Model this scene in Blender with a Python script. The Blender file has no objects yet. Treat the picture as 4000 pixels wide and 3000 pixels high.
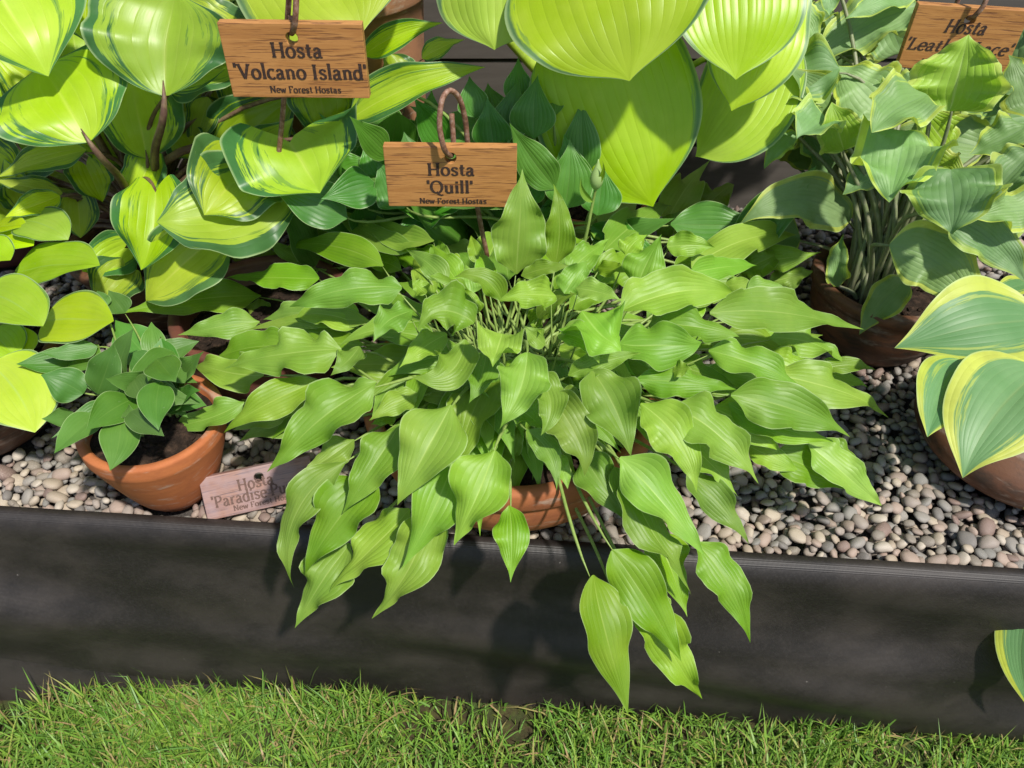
import bpy, bmesh, math, random
import numpy as np
from mathutils import Vector, Matrix, noise as mnoise

R = math.radians
scene = bpy.context.scene
col = scene.collection

# ------------------------------------------------------------------ camera, sky, sun, exposure
CAM_H, PITCH, FPX = 0.75, 42.0, 3140.0            # height above the gravel, downward pitch, focal length in photo pixels
cam_d = bpy.data.cameras.new('camera')
cam = bpy.data.objects.new('camera', cam_d)
col.objects.link(cam)
cam.location = (0, 0, CAM_H)
cam.rotation_euler = (R(90 - PITCH), 0, 0)
cam_d.sensor_width = 36.0
cam_d.lens = 36.0 * FPX / 4000.0
cam_d.clip_start = 0.01
cam_d.clip_end = 500
cam_d.dof.use_dof = True
cam_d.dof.focus_distance = 0.86
cam_d.dof.aperture_fstop = 14.0
scene.camera = cam

SUN_DIR = Vector((0.34, -0.42, 0.84)).normalized()   # towards the sun
world = bpy.data.worlds.new('World')
scene.world = world
world.use_nodes = True
wn = world.node_tree
sky = wn.nodes.new('ShaderNodeTexSky')
sky.sky_type = 'NISHITA'
sky.sun_disc = False
sky.sun_elevation = math.asin(SUN_DIR.z)
sky.sun_rotation = math.atan2(SUN_DIR.x, SUN_DIR.y)
wn.links.new(sky.outputs[0], wn.nodes['Background'].inputs[0])
wn.nodes['Background'].inputs[1].default_value = 0.105
sun_d = bpy.data.lights.new('sun', 'SUN')
sun_d.energy = 4.0
sun_d.angle = R(2.5)
sun_d.color = (1.0, 0.955, 0.88)
sun = bpy.data.objects.new('sun', sun_d)
col.objects.link(sun)
sun.rotation_euler = SUN_DIR.to_track_quat('Z', 'Y').to_euler()
sun.location = (0.6, -0.8, 2.5)
scene.view_settings.view_transform = 'Standard'
scene.view_settings.look = 'None'
scene.view_settings.exposure = 0.32
scene.view_settings.gamma = 1.0

GRASS_Z = -0.30
cp, sp = math.cos(R(PITCH)), math.sin(R(PITCH))
RIGHT, FWD, UP = Vector((1, 0, 0)), Vector((0, cp, -sp)), Vector((0, sp, cp))
CAMPOS = Vector((0, 0, CAM_H))
Z = Vector((0, 0, 1))


def ray(px, py):
    """direction of the sight line through a photo point, scaled to depth 1"""
    return FWD + RIGHT * ((px - 2000) / FPX) - UP * ((py - 1500) / FPX)


def at_y(px, py, y):
    d = ray(px, py)
    return CAMPOS + d * (y / d.y)


def at_z(px, py, z):
    d = ray(px, py)
    return CAMPOS + d * ((z - CAM_H) / d.z)


def depth(p):
    return (p - CAMPOS).dot(FWD)


def to_px(p):
    q = p - CAMPOS
    d = q.dot(FWD)
    return 2000 + q.dot(RIGHT) / d * FPX, 1500 - q.dot(UP) / d * FPX


# ------------------------------------------------------------------ small helpers
def tag(o, label=None, cat=None, group=None, kind=None):
    if label: o['label'] = label
    if cat: o['category'] = cat
    if group: o['group'] = group
    if kind: o['kind'] = kind
    return o


def empty(name, loc):
    o = bpy.data.objects.new(name, None)
    o.empty_display_size = 0.02
    o.location = loc
    col.objects.link(o)
    return o


def link(name, me, mat=None, parent=None, origin=None):
    o = bpy.data.objects.new(name, me)
    if mat: me.materials.append(mat)
    col.objects.link(o)
    if parent: o.parent = parent
    if origin is not None: o.location = origin
    return o


def smooth(me):
    me.polygons.foreach_set('use_smooth', [True] * len(me.polygons))
    me.update()
    return me


def mesh(name, verts, faces, sm=True):
    me = bpy.data.meshes.new(name)
    me.from_pydata([tuple(v) for v in verts], [], faces)
    if sm: smooth(me)
    return me


def bez(a, b, c, d, n):
    out = []
    for i in range(n + 1):
        t = i / n
        out.append(a * (1 - t) ** 3 + b * 3 * t * (1 - t) ** 2 + c * 3 * t * t * (1 - t) + d * t ** 3)
    return out


def catmull(pts, sub):
    P = [pts[0] * 2 - pts[1]] + list(pts) + [pts[-1] * 2 - pts[-2]]
    out = []
    for i in range(1, len(P) - 2):
        for k in range(sub):
            t = k / sub
            a, b, c, d = P[i - 1], P[i], P[i + 1], P[i + 2]
            out.append(0.5 * ((2 * b) + (c - a) * t + (2 * a - 5 * b + 4 * c - d) * t * t + (3 * b - a - 3 * c + d) * t ** 3))
    out.append(P[-2])
    return out


def tube(name, pts, radii, sides=8, cap=True):
    n = len(pts)
    verts, faces = [], []
    ref = Vector((0.3, 0.9, 0.25)).normalized()
    for i, p in enumerate(pts):
        t = (pts[min(i + 1, n - 1)] - pts[max(i - 1, 0)]).normalized()
        a = t.cross(ref)
        if a.length < 1e-4: a = t.cross(Vector((1, 0, 0)))
        a.normalize()
        b = t.cross(a)
        r = radii[i] if hasattr(radii, '__len__') else radii
        for k in range(sides):
            an = 2 * math.pi * k / sides
            verts.append(p + (a * math.cos(an) + b * math.sin(an)) * r)
    for i in range(n - 1):
        for k in range(sides):
            k2 = (k + 1) % sides
            faces.append((i * sides + k, i * sides + k2, (i + 1) * sides + k2, (i + 1) * sides + k))
    if cap:
        faces.append(tuple(range(sides))[::-1])
        faces.append(tuple((n - 1) * sides + k for k in range(sides)))
    return mesh(name, verts, faces)


def lathe(name, prof, seg=56, wob=0.0, seed=0):
    """closed-profile revolve; prof = [(r, z), ...]"""
    verts, faces = [], []
    for r, z in prof:
        for k in range(seg):
            a = 2 * math.pi * k / seg
            rr = r * (1 + wob * mnoise.noise(Vector((math.cos(a) * 1.3 + seed, math.sin(a) * 1.3, z * 9))))
            verts.append((rr * math.cos(a), rr * math.sin(a), z))
    for i in range(len(prof) - 1):
        for k in range(seg):
            k2 = (k + 1) % seg
            faces.append((i * seg + k, i * seg + k2, (i + 1) * seg + k2, (i + 1) * seg + k))
    faces.append(tuple(range(seg))[::-1])
    faces.append(tuple((len(prof) - 1) * seg + k for k in range(seg)))
    return mesh(name, verts, faces)


# ------------------------------------------------------------------ node helpers and materials
class NT:
    def __init__(self, name):
        self.m = bpy.data.materials.new(name)
        self.m.use_nodes = True
        self.t = self.m.node_tree
        self.b = self.t.nodes['Principled BSDF']
        self.out = self.t.nodes['Material Output']

    def n(self, typ, **kw):
        nd = self.t.nodes.new('ShaderNode' + typ)
        for k, v in kw.items(): setattr(nd, k, v)
        return nd

    def put(self, sock, v):
        if isinstance(v, bpy.types.NodeSocket): self.t.links.new(v, sock)
        elif v is not None: sock.default_value = v

    def math(self, op, a, b=None, c=None, clamp=False):
        nd = self.n('Math', operation=op, use_clamp=clamp)
        for i, v in enumerate((a, b, c)):
            if v is not None: self.put(nd.inputs[i], v)
        return nd.outputs[0]

    def mix(self, f, a, b, blend='MIX'):
        nd = self.n('Mix', data_type='RGBA', blend_type=blend)
        self.put(nd.inputs[0], f)
        for s, v in ((nd.inputs[6], a), (nd.inputs[7], b)):
            self.put(s, tuple(v) + (1,) if isinstance(v, tuple) and len(v) == 3 else v)
        return nd.outputs[2]

    def ramp(self, f, stops, interp='LINEAR'):
        nd = self.n('ValToRGB')
        cr = nd.color_ramp
        cr.interpolation = interp
        while len(cr.elements) > 1: cr.elements.remove(cr.elements[-1])
        for i, (p, c) in enumerate(stops):
            e = cr.elements[0] if i == 0 else cr.elements.new(p)
            e.position = p
            e.color = tuple(c) + (1,) if len(c) == 3 else c
        self.put(nd.inputs[0], f)
        return nd.outputs[0]

    def step(self, x, lo, hi):
        nd = self.n('MapRange', interpolation_type='SMOOTHSTEP')
        self.put(nd.inputs[0], x)
        self.put(nd.inputs[1], lo)
        self.put(nd.inputs[2], hi)
        return nd.outputs[0]

    def noise(self, vec, scale, detail=3, rough=0.55, dist=0.0, w=None):
        nd = self.n('TexNoise', noise_dimensions='4D' if w is not None else '3D')
        if vec is not None: self.put(nd.inputs['Vector'], vec)
        if w is not None: self.put(nd.inputs['W'], w)
        nd.inputs['Scale'].default_value = scale
        nd.inputs['Detail'].default_value = detail
        nd.inputs['Roughness'].default_value = rough
        nd.inputs['Distortion'].default_value = dist
        return nd.outputs[0]

    def mapping(self, vec, scale=(1, 1, 1), rot=(0, 0, 0), loc=(0, 0, 0)):
        nd = self.n('Mapping')
        self.put(nd.inputs[0], vec)
        nd.inputs['Location'].default_value = loc
        nd.inputs['Rotation'].default_value = rot
        nd.inputs['Scale'].default_value = scale
        return nd.outputs[0]

    def obj(self): return self.n('TexCoord').outputs['Object']

    def bump(self, h, strength=0.3, dist=0.002, prev=None):
        nd = self.n('Bump')
        nd.inputs['Strength'].default_value = strength
        nd.inputs['Distance'].default_value = dist
        self.put(nd.inputs['Height'], h)
        if prev is not None: self.put(nd.inputs['Normal'], prev)
        return nd.outputs[0]

    def done(self, color, rough=0.6, normal=None, spec=0.5):
        self.put(self.b.inputs['Base Color'], tuple(color) + (1,) if isinstance(color, tuple) else color)
        self.put(self.b.inputs['Roughness'], rough)
        self.put(self.b.inputs['Specular IOR Level'], spec)
        if normal is not None: self.put(self.b.inputs['Normal'], normal)
        return self.m


def leaf_material(name, centre, centre2, margin=None, m_width=0.2, jag=0.3, veins=6, vein_bump=0.5, vein_col=None,
                  transl=0.3, rough=0.42, tcol=None, pucker=0.0, rim=(0.55, 0.70, 0.32), streak=(11, 2.2), dust=0.25):
    """leaf blade: uv.x runs across the blade, uv.y from stalk to tip, so every vein follows the outline"""
    N = NT(name)
    uv = N.n('UVMap').outputs[0]
    sep = N.n('SeparateXYZ'); N.put(sep.inputs[0], uv)
    v = N.math('SUBTRACT', N.math('MULTIPLY', sep.outputs[0], 2), 1)
    u = sep.outputs[1]
    av = N.math('ABSOLUTE', v)
    rnd = N.n('ObjectInfo').outputs['Random']
    w = N.math('MULTIPLY', rnd, 37.0)
    obj = N.obj()
    # veins: sunken lines spaced evenly across the blade
    ph = N.math('MULTIPLY', v, veins * math.pi)
    sv = N.math('ABSOLUTE', N.math('SINE', ph))
    vein = N.math('POWER', N.math('SUBTRACT', 1.0, sv), 6.0)
    mid = N.step(av, 0.05, 0.0)
    mid = N.math('MULTIPLY', mid, N.step(u, 1.0, 0.35))
    blot = N.noise(obj, 22, 3, w=w)
    base = N.mix(N.step(blot, 0.36, 0.66), centre, centre2)
    strv = N.n('CombineXYZ')
    N.put(strv.inputs[0], N.math('MULTIPLY', v, streak[0])); N.put(strv.inputs[1], N.math('MULTIPLY', u, streak[1]))
    fine = N.noise(strv.outputs[0], 2.2, 3, 0.6, w=w)
    base = N.mix(N.math('MULTIPLY', N.step(fine, 0.35, 0.75), 0.16), base, tuple(c * 0.72 for c in centre))
    if vein_col:
        base = N.mix(N.math('MULTIPLY', vein, 0.22), base, vein_col)
        base = N.mix(N.math('MULTIPLY', mid, 0.75), base, vein_col)
    if margin:
        n1 = N.noise(strv.outputs[0], 1.0, 4, 0.65, w=w)
        n2 = N.noise(strv.outputs[0], 0.35, 2, 0.5, w=N.math('ADD', w, 5.0))
        edge = N.math('ADD', av, N.math('MULTIPLY', N.math('SUBTRACT', n1, 0.5), jag * 2))
        edge = N.math('ADD', edge, N.math('MULTIPLY', N.math('SUBTRACT', n2, 0.5), jag * 1.6))
        mk = N.step(edge, 1 - m_width - 0.03, 1 - m_width + 0.03)
        mk2 = N.step(edge, 1 - m_width * 1.6, 1 - m_width * 1.45)
        half = tuple((a + b) / 2 for a, b in zip(centre, margin))
        base = N.mix(N.math('MULTIPLY', mk2, N.step(n1, 0.5, 0.56)), base, half)
        marg = N.mix(N.step(blot, 0.4, 0.65), margin, tuple(c * 0.78 for c in margin))
        base = N.mix(mk, base, marg)
    hsv = N.n('HueSaturation')
    N.put(hsv.inputs['Hue'], N.math('ADD', 0.488, N.math('MULTIPLY', rnd, 0.026)))
    r2 = N.math('FRACT', N.math('MULTIPLY', rnd, 17.3))
    N.put(hsv.inputs['Value'], N.math('ADD', 0.76, N.math('MULTIPLY', r2, 0.42)))
    N.put(hsv.inputs['Saturation'], N.math('ADD', 0.95, N.math('MULTIPLY', N.math('FRACT', N.math('MULTIPLY', rnd, 7.7)), 0.12)))
    N.put(hsv.inputs['Color'], base)
    c = hsv.outputs[0]
    # thin pale rim of the blade
    c = N.mix(N.math('MULTIPLY', N.step(av, 0.955, 0.995), 0.6), c, rim)
    # pollen specks and dry dust caught on the blade
    sp_ = N.noise(obj, 420, 2, 0.5, w=w)
    c = N.mix(N.math('MULTIPLY', N.step(sp_, 0.70, 0.78), dust), c, (0.55, 0.58, 0.40))
    h = N.math('MULTIPLY', N.math('POWER', sv, 0.5), N.math('MULTIPLY', N.step(u, 0.0, 0.22), N.step(u, 1.0, 0.62)))
    nb = N.bump(h, vein_bump, 0.0011)
    fib = N.n('CombineXYZ')
    N.put(fib.inputs[0], N.math('MULTIPLY', v, 60)); N.put(fib.inputs[1], N.math('MULTIPLY', u, 5))
    nb = N.bump(N.noise(fib.outputs[0], 1.0, 2, w=w), 0.16, 0.0006, nb)
    if pucker:
        cells = N.n('TexVoronoi', feature='SMOOTH_F1'); cells.inputs['Scale'].default_value = 95
        N.put(cells.inputs['Vector'], obj)
        nb = N.bump(N.math('MULTIPLY', cells.outputs[0], N.step(N.noise(obj, 14, 2, w=w), 0.4, 0.6)), pucker, 0.005, nb)
    rg = N.math('ADD', rough - 0.06, N.math('MULTIPLY', N.noise(obj, 45, 3, w=w), 0.14))
    N.done(c, rg, nb, 0.5)
    tr = N.n('BsdfTranslucent')
    th = N.mix(1.0, c, tcol if tcol else (1.0, 1.0, 0.55), 'MULTIPLY')
    N.put(tr.inputs[0], th)
    N.put(tr.inputs[1], nb)
    mx = N.n('MixShader'); mx.inputs[0].default_value = transl
    N.put(mx.inputs[1], N.b.outputs[0]); N.put(mx.inputs[2], tr.outputs[0])
    N.t.links.new(mx.outputs[0], N.out.inputs[0])
    return N.m


def stalk_material(name, a, b, rough=0.45):
    N = NT(name)
    o = N.obj()
    n1 = N.noise(o, 60, 3)
    n2 = N.noise(N.mapping(o, (1, 1, 0.25)), 420, 3, 0.7)
    c = N.mix(N.step(n1, 0.35, 0.68), a, b)
    c = N.mix(N.math('MULTIPLY', N.step(n2, 0.45, 0.7), 0.5), c, tuple(x * 0.6 for x in a))
    return N.done(c, rough, N.bump(n2, 0.2, 0.0008), 0.4)


def terracotta_material(name, a, b, stain, stain_amt=0.5, rough=0.75, lime=0.35, spec=0.3):
    N = NT(name)
    o = N.obj()
    big = N.noise(o, 7, 4, 0.6)
    med = N.noise(N.mapping(o, (1, 1, 2.2)), 26, 5, 0.65)
    fine = N.noise(o, 320, 4, 0.7)
    c = N.mix(N.step(big, 0.35, 0.65), a, b)
    c = N.mix(N.math('MULTIPLY', N.step(med, 0.42, 0.68), stain_amt), c, stain)
    lm = N.noise(N.mapping(o, (1.2, 1.2, 4.5), loc=(3, 1, 7)), 16, 4, 0.7)
    c = N.mix(N.math('MULTIPLY', N.step(lm, 0.54, 0.72), lime), c, (0.52, 0.44, 0.36))
    c = N.mix(N.math('MULTIPLY', N.step(fine, 0.58, 0.72), 0.25), c, tuple(x * 0.45 for x in a))
    turn = N.noise(N.mapping(o, (1, 1, 30)), 6, 3, 0.5)
    nb = N.bump(fine, 0.25, 0.0008)
    nb = N.bump(turn, 0.25, 0.0012, nb)
    return N.done(c, N.math('ADD', rough - 0.1, N.math('MULTIPLY', med, 0.2)), nb, spec)


def soil_material():
    N = NT('soil')
    o = N.obj()
    n1 = N.noise(o, 90, 5, 0.7)
    n2 = N.noise(o, 260, 4, 0.7)
    c = N.ramp(n1, [(0.3, (0.010, 0.007, 0.005)), (0.5, (0.030, 0.019, 0.013)), (0.68, (0.075, 0.046, 0.030)), (0.8, (0.13, 0.085, 0.055))])
    nb = N.bump(N.math('ADD', n1, N.math('MULTIPLY', n2, 0.5)), 0.9, 0.006)
    return N.done(c, 0.9, nb, 0.2)


def wood_material(name, light, mid, dark, grey=0.0):
    N = NT(name)
    o = N.obj()
    rnd = N.n('ObjectInfo').outputs['Random']
    w = N.math('MULTIPLY', rnd, 11)
    wav = N.noise(N.mapping(o, (3.0, 8, 34)), 3.2, 4, 0.6, 0.6, w=w)
    pore = N.noise(N.mapping(o, (24, 120, 620)), 1.0, 3, 0.6, 0.3, w=w)
    pore2 = N.noise(N.mapping(o, (60, 200, 1500)), 1.0, 2, 0.6, w=w)
    c = N.ramp(wav, [(0.30, mid), (0.47, light), (0.58, mid), (0.72, light)])
    c = N.mix(N.math('MULTIPLY', N.step(pore, 0.53, 0.62), 0.85), c, dark)
    c = N.mix(N.math('MULTIPLY', N.step(pore2, 0.55, 0.7), 0.35), c, tuple(x * 0.7 for x in mid))
    if grey:
        c = N.mix(N.math('MULTIPLY', N.step(N.noise(o, 30, 3, w=w), 0.3, 0.62), grey), c, (0.36, 0.30, 0.34))
    ht = N.math('SUBTRACT', 1.0, N.step(pore, 0.54, 0.68))
    return N.done(c, 0.5, N.bump(ht, 0.35, 0.0006), 0.4)


def rust_material():
    N = NT('rusty_wire')
    o = N.obj()
    n1 = N.noise(o, 150, 4, 0.65)
    n2 = N.noise(o, 700, 3, 0.7)
    c = N.ramp(n1, [(0.3, (0.085, 0.045, 0.030)), (0.45, (0.21, 0.10, 0.058)), (0.57, (0.30, 0.17, 0.115)), (0.72, (0.42, 0.31, 0.26))])
    N.b.inputs['Metallic'].default_value = 0.15
    return N.done(c, 0.62, N.bump(n2, 0.5, 0.0006), 0.4)


def fabric_material():
    N = NT('black_membrane')
    o = N.obj()
    big = N.noise(N.mapping(o, (1.0, 1, 1.6)), 8, 4, 0.6)
    fine = N.noise(o, 300, 4, 0.75)
    speck = N.noise(o, 160, 2, 0.5)
    c = N.mix(N.step(big, 0.38, 0.68), (0.0165, 0.0132, 0.0118), (0.040, 0.0325, 0.0280))
    c = N.mix(N.math('MULTIPLY', N.step(fine, 0.46, 0.70), 0.18), c, (0.075, 0.064, 0.056))
    c = N.mix(N.math('MULTIPLY', N.step(speck, 0.77, 0.80), 0.6), c, (0.22, 0.20, 0.18))
    # woven tape: two crossed sets of ridges, about 2 mm apart
    sp_ = N.n('SeparateXYZ'); N.put(sp_.inputs[0], o)
    a = N.math('SINE', N.math('MULTIPLY', N.math('ADD', sp_.outputs[0], sp_.outputs[2]), 2300))
    b = N.math('SINE', N.math('MULTIPLY', N.math('SUBTRACT', sp_.outputs[0], sp_.outputs[2]), 2300))
    weave = N.math('MULTIPLY', a, b)
    nb = N.bump(weave, 0.28, 0.0007)
    nb = N.bump(N.noise(o, 22, 2, 0.5), 0.18, 0.004, nb)
    return N.done(c, N.math('ADD', 0.36, N.math('MULTIPLY', fine, 0.22)), nb, 0.5)


def pebble_material(name, attr):
    N = NT(name)
    if attr:
        a = N.n('Attribute'); a.attribute_name = 'tint'
        rnd = a.outputs['Fac']
    else:
        rnd = N.n('ObjectInfo').outputs['Random']
    o = N.obj()
    w = N.math('MULTIPLY', rnd, 91.0)
    c = N.ramp(rnd, [(0.0, (0.23, 0.20, 0.165)), (0.09, (0.38, 0.31, 0.235)), (0.18, (0.20, 0.195, 0.18)), (0.27, (0.29, 0.225, 0.185)),
                     (0.36, (0.28, 0.26, 0.235)), (0.45, (0.44, 0.37, 0.285)), (0.54, (0.17, 0.158, 0.150)), (0.63, (0.36, 0.27, 0.22)),
                     (0.72, (0.25, 0.235, 0.215)), (0.82, (0.22, 0.15, 0.128)), (0.87, (0.48, 0.42, 0.345)), (0.94, (0.31, 0.26, 0.225))], 'CONSTANT')
    n1 = N.noise(o, 130, 4, 0.65, w=w)
    n2 = N.noise(o, 900, 3, 0.7, w=w)
    c = N.mix(N.math('MULTIPLY', N.step(n1, 0.4, 0.7), 0.3), c, (0.20, 0.16, 0.125))
    c = N.mix(N.math('MULTIPLY', N.step(n2, 0.50, 0.70), 0.42), c, (0.62, 0.53, 0.43))
    return N.done(c, 0.62, N.bump(n2, 0.2, 0.0006), 0.35)


M = {}
M['quill'] = leaf_material('green_lance_leaf', (0.225, 0.420, 0.034), (0.290, 0.480, 0.052), veins=5, vein_bump=0.32,
                           vein_col=(0.42, 0.60, 0.12), transl=0.34, rough=0.45, tcol=(1.0, 1.0, 0.5))
M['dark'] = leaf_material('deep_green_leaf', (0.085, 0.24, 0.028), (0.11, 0.28, 0.038), veins=5, vein_bump=0.4, vein_col=(0.13, 0.27, 0.05), transl=0.25)
M['volcano'] = leaf_material('yellow_leaf_green_edge', (0.42, 0.60, 0.028), (0.49, 0.66, 0.050), margin=(0.085, 0.225, 0.058), m_width=0.26, jag=0.55,
                             veins=5, vein_bump=0.4, vein_col=(0.58, 0.70, 0.10), transl=0.36, rough=0.38)
M['stained'] = leaf_material('bright_yellow_leaf', (0.49, 0.71, 0.036), (0.56, 0.76, 0.065), margin=(0.16, 0.32, 0.12), m_width=0.065, jag=0.11,
                             veins=8, vein_bump=0.42, vein_col=None, transl=0.36, rough=0.36)
M['smallyellow'] = leaf_material('small_yellow_leaf', (0.42, 0.62, 0.028), (0.48, 0.66, 0.05), margin=(0.12, 0.25, 0.07), m_width=0.055, jag=0.11,
                                 veins=5, vein_bump=0.25, vein_col=(0.42, 0.62, 0.10), transl=0.32)
M['puppet'] = leaf_material('mid_green_leaf', (0.095, 0.235, 0.036), (0.125, 0.28, 0.048), veins=5, vein_bump=0.22, vein_col=(0.15, 0.30, 0.06), transl=0.26, rough=0.46)
M['leather'] = leaf_material('blue_green_leaf_lime_edge', (0.205, 0.365, 0.112), (0.270, 0.430, 0.170), margin=(0.54, 0.67, 0.12), m_width=0.19, jag=0.16,
                             veins=7, vein_bump=0.38, vein_col=(0.20, 0.34, 0.13), transl=0.30, rough=0.5, pucker=0.35)
M['leather_young'] = leaf_material('young_lime_leaf', (0.30, 0.49, 0.040), (0.36, 0.54, 0.060), margin=(0.58, 0.70, 0.14), m_width=0.20, jag=0.18,
                                   veins=6, vein_bump=0.6, vein_col=(0.52, 0.66, 0.20), transl=0.40, rough=0.45)
M['wide'] = leaf_material('grey_green_leaf_yellow_edge', (0.160, 0.330, 0.115), (0.20, 0.37, 0.145), margin=(0.62, 0.68, 0.115), m_width=0.30, jag=0.20,
                          veins=7, vein_bump=0.28, vein_col=(0.22, 0.36, 0.13), transl=0.28, rough=0.46)
M['stalk_green'] = stalk_material('green_stalk', (0.22, 0.32, 0.070), (0.28, 0.38, 0.10))
M['stalk_brown'] = stalk_material('purple_brown_stalk', (0.13, 0.070, 0.050), (0.23, 0.165, 0.085))
M['stalk_yellow'] = stalk_material('yellow_stalk', (0.32, 0.46, 0.035), (0.40, 0.54, 0.07))
M['stalk_grey'] = stalk_material('grey_green_stalk', (0.19, 0.23, 0.105), (0.26, 0.26, 0.16))
M['terracotta'] = terracotta_material('terracotta', (0.44, 0.165, 0.062), (0.37, 0.125, 0.050), (0.26, 0.085, 0.04), 0.6, lime=0.5)
M['terracotta_orange'] = terracotta_material('bright_terracotta', (0.50, 0.165, 0.055), (0.44, 0.135, 0.046), (0.33, 0.10, 0.04), 0.5, lime=0.5)
M['terracotta_dark'] = terracotta_material('shaded_weathered_terracotta', (0.150, 0.060, 0.027), (0.100, 0.042, 0.022), (0.035, 0.024, 0.016), 0.85, rough=0.6, lime=0.30, spec=0.45)  # weathered brown clay, its colour also darkened to stand in for leaf shade
M['terracotta_glazed'] = terracotta_material('red_brown_terracotta', (0.17, 0.058, 0.040), (0.13, 0.046, 0.034), (0.09, 0.035, 0.028), 0.5, rough=0.42, lime=0.12, spec=0.5)
M['terracotta_pale'] = terracotta_material('pale_terracotta', (0.42, 0.20, 0.10), (0.36, 0.17, 0.09), (0.22, 0.12, 0.07), 0.6, lime=0.5)
M['soil'] = soil_material()
M['oak'] = wood_material('oak', (0.50, 0.235, 0.075), (0.40, 0.175, 0.052), (0.175, 0.068, 0.026))
M['oak_faded'] = wood_material('faded_oak', (0.34, 0.175, 0.115), (0.26, 0.125, 0.085), (0.12, 0.058, 0.044), grey=0.45)
M['rust'] = rust_material()
N_ = NT('burnt_lettering'); M['ink'] = N_.done(N_.mix(N_.step(N_.noise(N_.obj(), 500, 3), 0.4, 0.7), (0.030, 0.015, 0.011), (0.065, 0.032, 0.022)), 0.75)
N_ = NT('faint_lettering'); M['ink_faint'] = N_.done(N_.mix(N_.step(N_.noise(N_.obj(), 500, 3), 0.4, 0.7), (0.115, 0.062, 0.048), (0.17, 0.10, 0.08)), 0.75)
M['fabric'] = fabric_material()
M['pebble'] = pebble_material('pebble', False)
M['pebble_stuff'] = pebble_material('pebble_mass', True)

# ------------------------------------------------------------------ the setting: lawn, gravel bed, fabric edging, wall
FL, FR = at_z(0, 1983, 0.013), at_z(4000, 2230, 0.013)       # front rim of the gravel bed


def y_top(x):
    return FL.y + (x - FL.x) * (FR.y - FL.y) / (FR.x - FL.x)


BL_, BM_, BR_ = at_z(0, 2706, GRASS_Z), at_z(1170, 2698, GRASS_Z), at_z(4000, 2895, GRASS_Z)


def y_bot(x):
    if x < BM_.x:
        return BM_.y + (x - BM_.x) * (BL_.y - BM_.y) / (BL_.x - BM_.x)
    return BM_.y + (x - BM_.x) * (BR_.y - BM_.y) / (BR_.x - BM_.x)


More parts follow.
